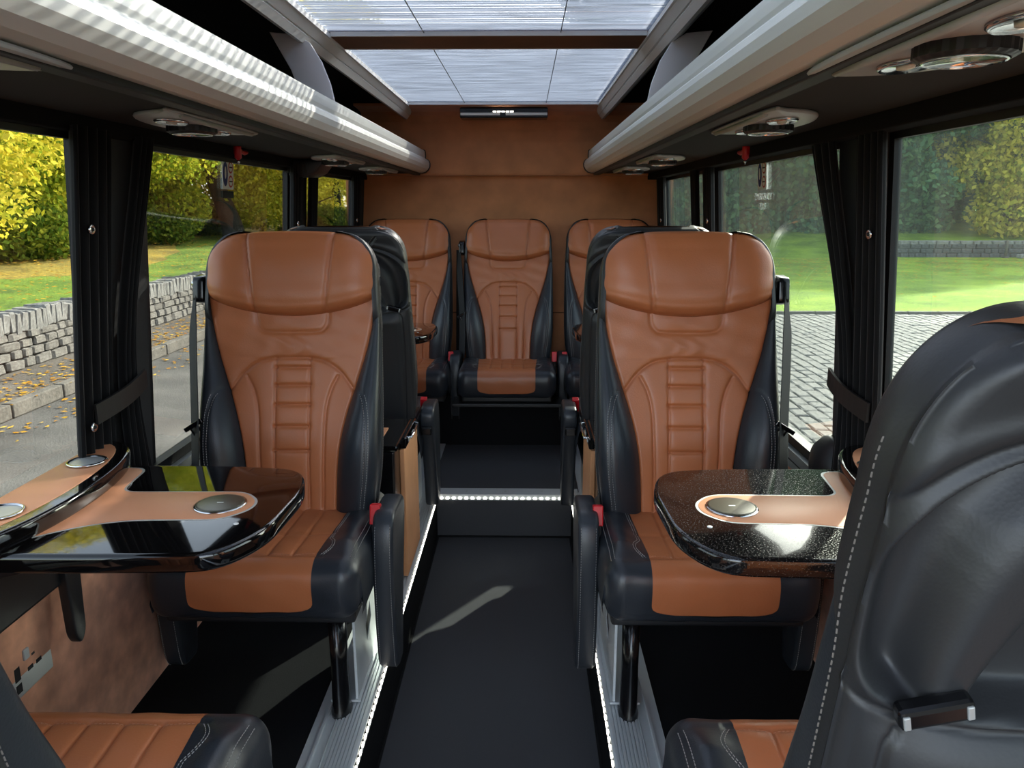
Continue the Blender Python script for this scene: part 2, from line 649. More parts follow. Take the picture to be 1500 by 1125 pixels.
def step_edge(n, side):
    x0 = AX0 if side < 0 else AX1
    sg = -1 if side < 0 else 1
    prof = [(x0, -0.012), (x0, 0.006)]
    x = x0
    for i in range(8):
        prof += [(x0 + sg * (0.006 + i * 0.0085), 0.0075), (x0 + sg * (0.0115 + i * 0.0085), 0.0075),
                 (x0 + sg * (0.0120 + i * 0.0085), 0.0035), (x0 + sg * (0.0142 + i * 0.0085), 0.0035)]
    prof += [(x0 + sg * 0.076, 0.0075), (x0 + sg * 0.080, 0.003), (x0 + sg * 0.098, 0.003), (x0 + sg * 0.099, 0.011), (x0 + sg * 0.104, 0.011),
             (x0 + sg * 0.105, 0.003), (x0 + sg * 0.128, 0.003), (x0 + sg * 0.128, 0.0), (x0 + sg * 0.004, 0.0), (x0 + sg * 0.004, -0.012)]
    o = extrude_y('trim_%d' % n, prof, -1.6, AY + 0.03, ALU)
    return struct(o)


tl_ = step_edge(1, -1)
tr_ = step_edge(2, 1)
# step edge at the end of the aisle and slim rails on the rear platform
t3 = struct(boxes('trim_3', [(AX0 - 0.03, AX1 + 0.03, AY - 0.004, AY + 0.004, -0.012, 0.008), (AX0 - 0.03, AX1 + 0.03, AY, AY + 0.075, 0.0, 0.006)], ALU))
boxes('rear_rail', [(AX0 - 0.13, AX0 - 0.035, AY + 0.03, 3.86, 0.0, 0.005), (AX0 - 0.085, AX0 - 0.078, AY + 0.03, 3.86, 0.004, 0.011)], ALU, t3)
boxes('rear_rail', [(AX1 + 0.035, AX1 + 0.13, AY + 0.03, 3.86, 0.0, 0.005), (AX1 + 0.078, AX1 + 0.085, AY + 0.03, 3.86, 0.004, 0.011)], ALU, t3)
for x in (-0.29, -0.15, 0.02, 0.18, 0.318):
    lathe('screw', [(0.0045, 0), (0.0045, 0.0015), (0.0, 0.002)], STEEL, t3, 10, Matrix.Translation((x, AY + 0.04, 0.006)))


def leds(label, pts):
    bm = bmesh.new()
    for (x, y, z, dx, dy) in pts:
        bm_box(bm, x - dx, x + dx, y - dy, y + dy, z - 0.003, z + 0.003)
    t = thing('led_strip', label, 'light strip', (pts[0][0], pts[0][1], -0.012))
    o = from_bm('led', bm, LEDM, t)
    o.location = (-pts[0][0], -pts[0][1], 0.012)
    o['kind'] = 'stuff'
    b = box('strip_backing', min(p[0] for p in pts) - 0.002, max(p[0] for p in pts) + 0.002, min(p[1] for p in pts) - 0.002, max(p[1] for p in pts) + 0.002, -0.0175, -0.0125, GREYP, t)
    b.location = (-pts[0][0], -pts[0][1], 0.012)
    return t


leds('row of small white lights under the left metal step edge', [(AX0 + 0.002, y, -0.0095, 0.002, 0.0065) for y in np.arange(0.4, 3.1, 0.027)])
leds('row of small white lights under the right metal step edge', [(AX1 - 0.002, y, -0.0095, 0.002, 0.0065) for y in np.arange(0.4, 3.1, 0.027)])
leds('row of small white lights along the cross step at the end of the aisle', [(x, AY - 0.007, -0.0095, 0.0065, 0.002) for x in np.arange(AX0 + 0.02, AX1 - 0.01, 0.027)])

# ------------------------------------------------------------------ SETTING: side walls, windows
ZS, ZT = 0.565, 1.372          # window sill and head


def wall_piece(name, side, y0, y1, z0, z1, m, parent, th=0.03, inn=0.0, bow=None):
    V = []
    for y in (y0, y1):
        for z, o in ((z0, 0), (z1, 0), (z1, 1), (z0, 1)):
            V.append((wx(side, z) - side * inn + side * th * o, y, z))
    F = [(0, 1, 2, 3), (7, 6, 5, 4), (0, 4, 5, 1), (1, 5, 6, 2), (2, 6, 7, 3), (3, 7, 4, 0)]
    bm = bmesh.new()
    vs = [bm.verts.new(v) for v in V]
    for f in F:
        bm.faces.new([vs[i] for i in f])
    return from_bm(name, bm, m, parent)


WIN_Y = {-1: [(-0.36, 1.60), (1.86, 3.03), (3.25, 4.16)], 1: [(-0.36, 1.63), (1.86, 3.06), (3.28, 4.16)]}
wn = 1
walls = {}
for side, nm in ((-1, 'wall_left'), (1, 'wall_right')):
    wl = struct(wall_piece(nm, side, -0.42, 4.44, 0.0, ZS - 0.03, SUEDEW, None))
    walls[side] = wl
    wall_piece('wall_head', side, -0.42, 4.44, ZT, 1.74, FABRIC, wl)
    ys = [-0.42] + [v for p in WIN_Y[side] for v in p] + [4.44]
    for i in range(0, len(ys), 2):
        wall_piece('pillar', side, ys[i], ys[i + 1], ZS - 0.03, ZT, PILLAR, wl)
    # sloping sill ledge with a rubber gasket below the glass
    wl2 = struct(wall_piece('trim_%d' % (4 if side < 0 else 5), side, -0.42, 4.44, 0.495, 0.548, LEDGE, None, 0.02, 0.03))
    wall_piece('sill_gasket', side, -0.42, 4.40, 0.545, 0.575, RUBBER, wl2, 0.03, 0.012)
    wall_piece('sill_groove', side, -0.42, 4.40, 0.518, 0.521, RUBBER, wl2, 0.02, 0.0315)
    for (y0, y1) in WIN_Y[side]:
        g = struct(wall_piece('window_%d' % wn, side, y0, y1, ZS - 0.01, ZT, GLASS_L if side < 0 else GLASS_R, None, 0.005, -0.012))
        e = 0.022
        fr = [wall_piece('frame_rail', side, y0, y1, ZT - e, ZT, RUBBER, g, 0.014, -0.004)]
        wall_piece('frame_post', side, y0, y0 + e, ZS - 0.01, ZT, RUBBER, g, 0.014, -0.004)
        wall_piece('frame_post', side, y1 - e, y1, ZS - 0.01, ZT, RUBBER, g, 0.014, -0.004)
        wn += 1

# back wall: flat lower panel, rounded upper panel standing a little proud
wb = struct(boxes('wall_back', [(-0.90, 0.92, 4.42, 4.45, 0.0, 1.75)], SUEDE))
prof = []
for zz, yy in ((1.383, 4.418), (1.383, 4.392), (1.387, 4.384), (1.397, 4.380), (1.48, 4.374), (1.56, 4.370), (1.62, 4.360), (1.66, 4.342), (1.69, 4.312), (1.705, 4.27), (1.712, 4.20), (1.716, 4.10), (1.74, 4.10), (1.74, 4.418)):
    prof.append((yy, zz))
slab('upper_panel', prof, -0.80, 0.82, SUEDE, wb, axis='x')
box('wall_seam', -0.78, 0.80, 4.416, 4.4215, 0.62, 0.625, BARB, wb)
# ceiling: dark roof sides either side of the skylight, brown cross bar
SX0, SX1 = -0.492, 0.468
CZ = 1.722
ce = struct(boxes('ceiling', [(-0.90, SX0 - 0.08, -0.42, 4.44, CZ + 0.005, CZ + 0.035), (SX1 + 0.08, 0.92, -0.42, 4.44, CZ + 0.005, CZ + 0.035),
                              (SX0 - 0.08, SX1 + 0.08, 4.10, 4.44, CZ + 0.006, CZ + 0.035)], FABRIC))
box('cross_bar', SX0 - 0.01, SX1 + 0.01, 2.49, 2.68, CZ - 0.004, CZ + 0.03, BARB, ce, 0.004)
box('rear_bar', SX0 - 0.08, SX1 + 0.08, 4.09, 4.16, CZ - 0.004, CZ + 0.02, SUEDE, ce)
# skylight frame rails (silver profile with a dark groove)
for side, x0, n in ((-1, SX0, 6), (1, SX1, 7)):
    prof = [(x0, CZ + 0.02), (x0, CZ - 0.004), (x0 + side * 0.002, CZ - 0.008), (x0 + side * 0.020, CZ - 0.030), (x0 + side * 0.023, CZ - 0.027),
            (x0 + side * 0.0245, CZ - 0.029), (x0 + side * 0.0235, CZ - 0.034), (x0 + side * 0.038, CZ - 0.052), (x0 + side * 0.050, CZ - 0.050), (x0 + side * 0.085, CZ - 0.02), (x0 + side * 0.090, CZ + 0.02)]
    o = struct(extrude_y('trim_%d' % n, prof, -0.42, 4.30, FRAMEM))
    box('edge_bead', min(x0 - 0.004 * side, x0 + 0.003 * side), max(x0 - 0.004 * side, x0 + 0.003 * side), -0.42, 4.095, CZ - 0.009, CZ + 0.004, WHITE, o)
# skylight glass panes over pleated blinds
for i, (y0, y1) in enumerate(((-0.40, 2.49), (2.68, 4.095))):
    g = struct(box('window_%d' % (7 + i), SX0 - 0.02, SX1 + 0.02, y0 - 0.02, y1 + 0.02, CZ + 0.05, CZ + 0.056, GLASS_S))
    t = thing('pleated_blind', ('long pale pleated roof blind in front of the brown ceiling cross bar', 'shorter pale pleated roof blind between the cross bar and the back wall')[i], 'blind', (0, y0, CZ))
    n = int((y1 - y0) / 0.0125)
    yy = np.linspace(0.004, y1 - y0 - 0.004, n)
    V = []
    for j, y in enumerate(yy):
        zz = 0.010 + (0.0032 if j % 2 else -0.0032)
        for x in (SX0, SX1):
            V.append((x, y, zz))
    mesh('pleated_cloth', V, grid_faces(n, 2), BLIND, t)
    for x in (-0.205, 0.205):
        box('cord', x - 0.0012, x + 0.0012, 0.005, y1 - y0 - 0.005, 0.0035, 0.0055, STRAP, t)
    box('end_bar', SX0 + 0.005, SX1 - 0.005, y1 - y0 - 0.010, y1 - y0 - 0.001, -0.004, 0.008, WHITE, t)
    box('end_bar', SX0 + 0.005, SX1 - 0.005, 0.0, 0.008, -0.004, 0.008, WHITE, t)

# ------------------------------------------------------------------ SEATS
AL = R(12)
HZ = 0.43
BL = 0.735


def B(x, n, t, al):
    return (x, -n * math.cos(al) + t * math.sin(al), HZ + t * math.cos(al) + n * math.sin(al))


def BA(x, n, t, al):
    return np.stack([x, -n * math.cos(al) + t * math.sin(al), HZ + t * math.cos(al) + n * math.sin(al)], -1)


def interp(t, T, Vv):
    # smooth interpolation through knots
    T = np.array(T, float)
    Vv = np.array(Vv, float)
    m = np.gradient(Vv, T)
    t = np.clip(np.asarray(t, float), T[0], T[-1])
    i = np.clip(np.searchsorted(T, t) - 1, 0, len(T) - 2)
    h = T[i + 1] - T[i]
    u = (t - T[i]) / h
    return (2 * u ** 3 - 3 * u ** 2 + 1) * Vv[i] + (u ** 3 - 2 * u ** 2 + u) * h * m[i] + (-2 * u ** 3 + 3 * u ** 2) * Vv[i + 1] + (u ** 3 - u ** 2) * h * m[i + 1]


def w_(t):
    t = np.asarray(t, float)
    base = interp(t, [-0.1, 0, 0.1, 0.25, 0.4, 0.5, 0.62], [0.212, 0.222, 0.234, 0.238, 0.236, 0.234, 0.228])
    c = np.clip((t - 0.61) / (BL - 0.61), 0, 1)
    top = 0.140 + (0.2287 - 0.140) * np.sqrt(np.clip(1 - c ** 2.4, 0, 1))
    return np.where(t > 0.61, top, base)


def b_(t):
    return interp(t, [0, 0.08, 0.17, 0.25, 0.32, 0.42, 0.50, 0.56, 0.62], [0.118, 0.121, 0.130, 0.147, 0.168, 0.198, 0.215, 0.2235, 0.22])


def n0_(t):
    return 0.014 * np.exp(-((t - 0.17) / 0.13) ** 2) + 0.004


def seg_dist(X, Y, P):
    d = np.full(X.shape, 9.0)
    P = np.array(P, float)
    for a, b in zip(P[:-1], P[1:]):
        v = b - a
        L = max(1e-12, v @ v)
        u = np.clip(((X - a[0]) * v[0] + (Y - a[1]) * v[1]) / L, 0, 1)
        d = np.minimum(d, np.hypot(X - a[0] - u * v[0], Y - a[1] - u * v[1]))
    return d


def mir(P):
    return [(-x, y) for x, y in P]


ARCH = catmull([(-0.166, 0.315), (-0.132, 0.362), (-0.092, 0.392), (-0.05, 0.402), (0.0, 0.404), (0.05, 0.402), (0.092, 0.392), (0.132, 0.362), (0.166, 0.315)], 6)
CURV = catmull([(0.122, 0.355), (0.103, 0.315), (0.091, 0.26), (0.087, 0.17), (0.083, 0.0)], 6)
NECK = catmull([(-0.098, 0.55), (-0.094, 0.50), (-0.084, 0.481), (-0.066, 0.473), (0.0, 0.471), (0.066, 0.473), (0.084, 0.481), (0.094, 0.50), (0.098, 0.55)], 5)
LADDER = [(0.378, 0.0), (0.330, 0.0), (0.278, 0.0), (0.220, 0.0), (0.155, 0.0)]
SEAMS = [(ARCH, 0.0052, 0.0030), (CURV, 0.0045, 0.0032), (mir(CURV), 0.0045, 0.0032), (NECK, 0.0030, 0.004),
         ([(0.046, 0.0), (0.046, 0.402)], 0.005, 0.0026), ([(-0.046, 0.0), (-0.046, 0.402)], 0.005, 0.0026)]
for tt, _ in LADDER:
    SEAMS.append(([(-0.046, tt), (0.046, tt)], 0.0062, 0.0030))


def quads_np(name, G, m, parent, flip=False):
    nr, nc = G.shape[:2]
    return mesh(name, G.reshape(-1, 3), grid_faces(nr, nc, flip), m, parent, True)


def stitches(name, paths, m, parent, L=0.0042, pitch=0.0068, wd=0.0013, h=0.0012):
    """paths: list of (points array, normals array)"""
    V, F = [], []
    for P, N in paths:
        P = np.array(P)
        N = np.array(N)
        d = np.concatenate([[0], np.cumsum(np.linalg.norm(np.diff(P, axis=0), axis=1))])
        s = np.arange(0.002, d[-1] - L, pitch)
        for s0 in s:
            a = np.array([np.interp(s0, d, P[:, k]) for k in range(3)])
            b = np.array([np.interp(s0 + L, d, P[:, k]) for k in range(3)])
            nn = np.array([np.interp(s0, d, N[:, k]) for k in range(3)])
            nn /= np.linalg.norm(nn) + 1e-9
            t = b - a
            q = np.cross(t, nn)
            q /= np.linalg.norm(q) + 1e-9
            k = len(V)
            for e in (a, b):
                V += [e - q * wd / 2, e + q * wd / 2, e + nn * h]
            F += [(k, k + 1, k + 4, k + 3), (k + 1, k + 2, k + 5, k + 4), (k + 2, k, k + 3, k + 5), (k, k + 2, k + 1), (k + 3, k + 4, k + 5)]
    o = mesh(name, V, F, m, parent)
    o['kind'] = 'stuff'
    return o


def seat_parts(al, belt):
    """one passenger seat facing -y; origin on the floor under the seat hinge; belt = side of the belt guide"""
    root = bpy.data.objects.new('passenger_seat', None)
    root.empty_display_size = 0.1
    C.objects.link(root)
    # --- tan backrest panel
    nt_, ns = 190, 111
    t = np.linspace(-0.01, 0.60, nt_)[:, None] * np.ones((1, ns))
    s = np.linspace(-1, 1, ns)[None, :] * np.ones((nt_, 1))
    x = s * b_(t)

    def n_ins(x, t):
        n = n0_(t)
        for P, dep, wd in SEAMS:
            d = seg_dist(x, t, P)
            n = n - dep * np.exp(-(d / wd) ** 2) - 0.0035 * np.exp(-d / 0.011)
        # soft wrinkles in the hide below the neck
        n = n + 0.0011 * np.sin(x * 130 + 9 * np.sin(t * 40)) * np.exp(-((t - 0.435) / 0.020) ** 2) * np.exp(-(x / 0.075) ** 2)
        n = n + 0.0012 * np.sin(x * 55 + t * 38) * np.sin(t * 70 - x * 20) * (t > 0.40)
        return n
    n = n_ins(x, t) - 0.005 * np.clip((np.abs(s) - 0.955) / 0.045, 0, 1) ** 2
    quads_np('backrest_panel', BA(x, n, t, al), TAN, root)
    # --- black side bolsters
    nu = 34
    for sd in (-1, 1):
        tt = np.linspace(-0.02, 0.585, 120)[:, None] * np.ones((1, nu))
        u = np.linspace(0, 1, nu)[None, :] * np.ones((120, 1))
        bb, ww = b_(tt), w_(tt) - 0.001
        uu = np.clip(u / 0.8, 0, 1)
        amp = interp(tt, [-0.02, 0.05, 0.15, 0.28, 0.40, 0.52, 0.60], [0.038, 0.050, 0.056, 0.048, 0.026, 0.010, 0.004])
        xx = bb + (ww - bb) * np.sin(uu * math.pi / 2) ** 0.9
        nn = n0_(tt) - 0.003 + amp * np.sin(np.pi * np.clip(uu, 0, 1) ** 0.72 * 0.93) ** 0.85
        # bolster seam
        us = interp(tt, [0.0, 0.1, 0.2, 0.27, 0.31, 0.33], [0.50, 0.52, 0.50, 0.40, 0.22, 0.0])
        dd = np.abs(uu - us) * (ww - bb)
        nn = nn - np.where(tt < 0.325, 0.0035 * np.exp(-(dd / 0.0028) ** 2), 0)
        side = np.clip((u - 0.8) / 0.2, 0, 1)
        nn = nn * (1 - side) + side * (-0.030) + 0
        xx = np.where(side > 0, ww - 0.004 * side, xx)
        quads_np('bolster', BA(sd * xx, nn, tt, al), BLK, root, flip=sd < 0)
        # stitching along the bolster seam
        paths = []
        ts = np.linspace(0.0, 0.31, 60)
        for off in (-0.0045, 0.0045):
            bb1, ww1 = b_(ts), w_(ts)
            u1 = np.clip(interp(ts, [0.0, 0.1, 0.2, 0.27, 0.31, 0.33], [0.50, 0.52, 0.50, 0.40, 0.22, 0.0]) + off / (ww1 - bb1), 0.02, 0.98)
            a1 = interp(ts, [-0.02, 0.05, 0.15, 0.28, 0.40, 0.52, 0.60], [0.038, 0.050, 0.056, 0.048, 0.026, 0.010, 0.004])
            x1 = bb1 + (ww1 - bb1) * np.sin(u1 * math.pi / 2) ** 0.9
            n1 = n0_(ts) - 0.003 + a1 * np.sin(np.pi * u1 ** 0.72 * 0.93) ** 0.85
            paths.append((BA(sd * x1, n1, ts, al), np.tile(np.array([0, -math.cos(al), math.sin(al)]), (60, 1))))
        stitches('stitching', paths, STITCH, root)
    # --- headrest (tan, three panels)
    nv, nsx = 64, 91
    v = np.linspace(0, 1, nv)[:, None] * np.ones((1, nsx))
    s = np.linspace(-1, 1, nsx)[None, :] * np.ones((nv, 1))
    tv = 0.535 + v * (BL - 0.003 - 0.535)
    x = s * (w_(tv) - 0.007)
    tb = 0.513 + 0.044 * (x / 0.22) ** 2
    t = tb * (1 - v) + v * (BL + 0.009 - 0.007 * s ** 2)
    n = interp(v, [0, 0.025, 0.07, 0.15, 0.4, 0.75, 0.9, 0.97, 1.0], [-0.004, 0.020, 0.036, 0.043, 0.046, 0.041, 0.031, 0.014, -0.012])
    n = n - 0.030 * np.abs(s) ** 9 + 0.006 * s ** 2
    for sg in (-1, 1):
        xs = sg * (0.092 + 0.026 * v)
        d = np.abs(x - xs)
        n = n - 0.0070 * np.exp(-(d / 0.0030) ** 2) - 0.0045 * np.exp(-d / 0.014)
        n = n + 0.0022 * np.sin((x - xs) * 300) * np.exp(-((x - xs) / 0.022) ** 2) * np.clip((v - 0.62) / 0.3, 0, 1) * (1 - v) * 3
    n = n + 0.0012 * np.sin(x * 46 + v * 3) * np.sin(v * 6)
    quads_np('headrest', BA(x, n, t, al), TAN, root)
    # --- rear shell with rim, moulded pocket and lower panel
    nrow, nback = 170, 201
    tt = np.concatenate([np.linspace(-0.08, 0.40, 46)[:-1], np.linspace(0.40, 0.62, 92)[:-1], 0.62 + (BL - 0.62) * np.sin(np.linspace(0, 1, 70) * math.pi / 2)])

    def back_n(x, t):
        ww = w_(t)
        low = 1 / (1 + np.exp((t - 0.435) / 0.010))
        nb = -0.049 - low * 0.034 * np.clip(1 - (np.abs(x) / 0.225) ** 6, 0, 1) - 0.012 * np.clip((t - 0.66) / 0.05, 0, 1) * np.clip(1 - (np.abs(x) / 0.2) ** 4, 0, 1)
        r = 0.017
        e = np.clip((np.abs(x) - (ww - r)) / r, 0, 1)
        etop = np.clip((t - (BL - r)) / r, 0, 1)
        ed = np.clip(np.hypot(e, etop), 0, 1)
        n = nb + r * 0.95 * (1 - np.sqrt(1 - ed ** 2 + 1e-9))
        # moulded pocket behind the headrest
        px = np.abs(x) / 0.236
        tc = np.where(t > 0.53, (t - 0.53) / 0.148, (t - 0.53) / 0.086)
        ex = np.where(t > 0.53, 2.7, 4.5)
        rr = (px ** ex + np.abs(tc) ** ex) ** (1 / ex)
        ridge = -0.005 * np.exp(-((rr - 0.995) / 0.020) ** 2) + 0.0035 * np.exp(-((rr - 1.05) / 0.018) ** 2) - 0.004 * np.exp(-((rr - 1.12) / 0.05) ** 2) * (t > 0.55)
        inside = 1 / (1 + np.exp(np.clip((rr - 0.945) / 0.017, -50, 50)))
        n = n + ridge + 0.034 * inside
        bar = catmull([(-0.172, 0.44), (-0.158, 0.50), (-0.128, 0.57), (-0.065, 0.615), (0.065, 0.615), (0.128, 0.57), (0.158, 0.50), (0.172, 0.44)], 6)
        d = seg_dist(x, t, bar)
        wd = 0.020 + 0.024 * np.clip((t - 0.45) / 0.15, 0, 1)
        n = n - 0.038 * np.exp(-(d / wd) ** 4) * inside
        # seams of the upper cover and the lower panel
        for sg in (-1, 1):
            d = seg_dist(x, t, [(sg * 0.135, 0.715), (sg * 0.100, 0.672)])
            n = n + 0.0035 * np.exp(-(d / 0.0025) ** 2)
            d = seg_dist(x, t, catmull([(sg * 0.200, 0.438), (sg * 0.208, 0.40), (sg * 0.206, 0.20), (sg * 0.195, -0.06)], 6))
            n = n + 0.0045 * np.exp(-(d / 0.003) ** 2)
        n = n + 0.004 / (1 + np.exp(np.clip((t - 0.40) / 0.004, -60, 60))) / (1 + np.exp(np.clip((np.abs(x) - 0.185) / 0.004, -60, 60)))
        return n
    rows = []
    sb = np.sin(np.linspace(-1, 1, nback) * math.pi / 2 * 0.98) / math.sin(math.pi / 2 * 0.98)
    sb = 0.45 * sb + 0.55 * np.linspace(-1, 1, nback)
    for ti in tt:
        wwi = float(w_(ti))
        nf = 0.0 if ti > 0.52 else -0.012
        fw_ = 0.022 if ti > 0.52 else 0.002
        xb = sb * wwi
        nbk = back_n(xb, np.full(nback, ti))
        kh = 1 / (1 + math.exp(-(ti - 0.50) / 0.012))       # the head section is deeper than the body
        side_x = np.array([wwi - 0.024 + 0.010 * kh, wwi - 0.007 + 0.002 * kh, wwi - 0.0005, wwi + 0.0015, wwi - 0.0035, wwi - 0.0030, wwi])
        side_n = np.array([-0.010 + 0.036 * kh, -0.012 + 0.036 * kh, -0.018 + 0.034 * kh, -0.020 + 0.008 * kh, -0.0255 + 0.004 * kh, -0.0285 + 0.003 * kh, -0.034])
        xs = np.concatenate([-side_x, xb, side_x[::-1]])
        ns_ = np.concatenate([side_n, nbk, side_n[::-1]])
        rows.append(BA(xs, ns_, np.full(len(xs), ti), al))
    last_x, last_n = xs, ns_
    mid = -0.012
    for ph in (0.3, 0.6, 0.85, 1.0):
        cth, sth = math.cos(ph * math.pi / 2), math.sin(ph * math.pi / 2)
        rows.append(BA(last_x * (1 - 0.12 * ph * ph), mid + (last_n - mid) * cth, np.full(len(last_x), BL + 0.005 * sth), al))
    G = np.array(rows)
    sh = mesh('rear_shell', G.reshape(-1, 3), grid_faces(G.shape[0], G.shape[1], True) + [tuple(range(G.shape[1]))], SHELL, root, True)
    # stitching round the rim and beside the cover seams
    paths = []
    ts = np.linspace(0.0, 0.655, 110)
    for sg in (-1, 1):
        xx = sg * (w_(ts) + 0.0012)
        paths.append((BA(xx, -0.0185 + 0.010 / (1 + np.exp(-(ts - 0.50) / 0.012)), ts, al), np.tile(np.array([sg, 0.0, 0.0]), (110, 1))))
        for off in (-0.007, 0.007):
            q = np.linspace(0, 1, 12)
            xx = sg * (0.135 - 0.035 * q + off * 0.8)
            t2 = 0.715 - 0.043 * q - off * 0.6
            paths.append((BA(xx, back_n(xx, t2) - 0.0002, t2, al), np.tile(np.array([0, math.cos(al), -math.sin(al)]), (12, 1))))
    stitches('rear_stitching', paths, STITCHR, root)
    # clasps in the lower corners of the pocket
    for sg in (-1, 1):
        bm = bmesh.new()
        Mx = Matrix.Translation(B(sg * 0.180, -0.060, 0.462, al)) @ Matrix.Rotation(-al, 4, 'X') @ Matrix.Rotation(sg * 0.25, 4, 'Y')
        bm_box(bm, -0.026, 0.026, -0.008, 0.007, -0.009, 0.009, 0.004, Mx)
        cl = from_bm('pocket_clasp', bm, GLOSSP, root)
        for xa in (-0.024, 0.019):
            bm = bmesh.new()
            bm_box(bm, xa, xa + 0.005, 0.006, 0.0085, -0.006, 0.006, 0.001, Mx)
            from_bm('clasp_pin', bm, STEEL, cl)
    # --- cushion: tan centre wrapping over the front edge, black sides
    path = catmull([(-0.318, 0.292), (-0.340, 0.300), (-0.352, 0.330), (-0.357, 0.375), (-0.350, 0.410), (-0.328, 0.431), (-0.29, 0.438), (-0.20, 0.434), (-0.10, 0.430), (0.0, 0.428), (0.11, 0.426)], 9)
    dl = np.concatenate([[0], np.cumsum(np.linalg.norm(np.diff(path, axis=0), axis=1))])
    nq = 92
    qs = np.linspace(0, dl[-1], nq)
    py = np.interp(qs, dl, path[:, 0])
    pz = np.interp(qs, dl, path[:, 1])
    ty, tz = np.gradient(py), np.gradient(pz)
    ln = np.hypot(ty, tz)
    ny, nz = -tz / ln, ty / ln       # outward normal (front / up)
    W2 = 0.245
    q_cr = dl[6 * 9] - 0.012         # front crease
    qb = dl[2 * 9]

    def tan_w(q):
        full = 0.142 + 0.012 * np.clip((q - q_cr) / 0.3, 0, 1)
        c = np.clip((qb + 0.03 - q) / 0.045, 0, 1)
        return np.where(q < qb - 0.012, 0.0, full * np.clip(1 - c ** 5, 0.0, 1) ** 0.4 + 1e-4)
    # side rounding profile
    def drop(ax):
        r = 0.045
        e = np.clip((ax - (W2 - r)) / r, 0, 1)
        return r * (1 - np.sqrt(1 - e ** 2 + 1e-9))

    def cush(xx, q):
        yy = np.interp(q, qs, py)
        zz = np.interp(q, qs, pz)
        nyy = np.interp(q, qs, ny)
        nzz = np.interp(q, qs, nz)
        top = np.clip((q - q_cr) / 0.06, 0, 1)
        h = -drop(np.abs(xx)) + top * (0.016 * np.exp(-((np.abs(xx) - 0.195) / 0.035) ** 2))
        # puffy front roll and seams
        d = np.abs(q - q_cr)
        tw = np.where(np.abs(xx) < 0.16, 1.0, 0.0)
        h = h - tw * (0.0035 * np.exp(-(d / 0.003) ** 2) + 0.002 * np.exp(-d / 0.010))
        for xs in (-0.086, -0.029, 0.029, 0.086):
            dx = np.abs(xx - xs)
            h = h - np.where(q > q_cr, 0.0040 * np.exp(-(dx / 0.003) ** 2) + 0.0025 * np.exp(-dx / 0.010), 0) * (np.abs(xx) < 0.15)
        d = np.abs(q - (q_cr + 0.13))
        h = h - tw * (0.003 * np.exp(-(d / 0.003) ** 2) + 0.002 * np.exp(-d / 0.010))
        h = h + 0.0010 * np.sin(xx * 60 + q * 31) * np.sin(q * 47 - xx * 13)
        return np.stack([xx, yy + nyy * h, zz + nzz * h], -1)
    sc = np.linspace(-1, 1, 81)
    q2 = np.concatenate([np.linspace(qb - 0.0120, q_cr, 34), np.linspace(q_cr, dl[-1], 60)[1:]])
    Q = q2[:, None] * np.ones((1, 81))
    X = sc[None, :] * tan_w(Q)
    G = cush(X, Q)
    G[..., 1] += 0
    quads_np('cushion_panel', G, TAN, root)
    # black surround: left, right and the strip under the tan front
    su = np.linspace(0, 1, 30)
    for sd in (-1, 1):
        Q = qs[:, None] * np.ones((1, 30))
        X = tan_w(Q) + (W2 - tan_w(Q)) * (su[None, :] ** 0.8)
        G = cush(sd * X, Q)
        # side wall closing inward and down
        edge = G[:, -1, :]
        low = edge.copy()
        low[:, 2] = np.minimum(low[:, 2], 0.295)
        low[:, 1] = np.clip(low[:, 1], -0.318, 0.06)
        m1 = edge * 0.5 + low * 0.5
        m1[:, 0] += sd * 0.004
        G = np.concatenate([G, m1[:, None, :], low[:, None, :]], axis=1)
        quads_np('cushion_side', G, BLK, root, flip=sd < 0)
        qq = np.linspace(q_cr - 0.0, dl[-1] - 0.05, 60)
        paths = []
        for off in (0.006, 0.012):
            base = cush(sd * (tan_w(qq) + off + 0.018 * np.sin(np.clip((qq - q_cr) / 0.09, 0, 1) * math.pi)), qq)
            paths.append((base, np.tile(np.array([0, -0.2, 1.0]), (60, 1))))
        ed = cush(np.full(60, sd * (W2 - 0.024)), qq)
        paths.append((ed, np.tile(np.array([sd * 0.5, -0.2, 1.0]), (60, 1))))
        ed = cush(np.full(60, sd * (W2 - 0.016)), qq)
        paths.append((ed, np.tile(np.array([sd * 0.7, -0.2, 1.0]), (60, 1))))
        stitches('cushion_stitching', paths, STITCH, root)
    xx = np.linspace(-0.14, 0.14, 60)
    stitches('crease_stitching', [(cush(xx, np.full(60, q_cr + 0.007)), np.tile(np.array([0, -0.5, 1.0]), (60, 1)))], STITCHT, root)
    bs = box('seat_base', -0.225, 0.225, -0.30, 0.07, 0.262, 0.300, BLKM, root, 0.008)
    return root


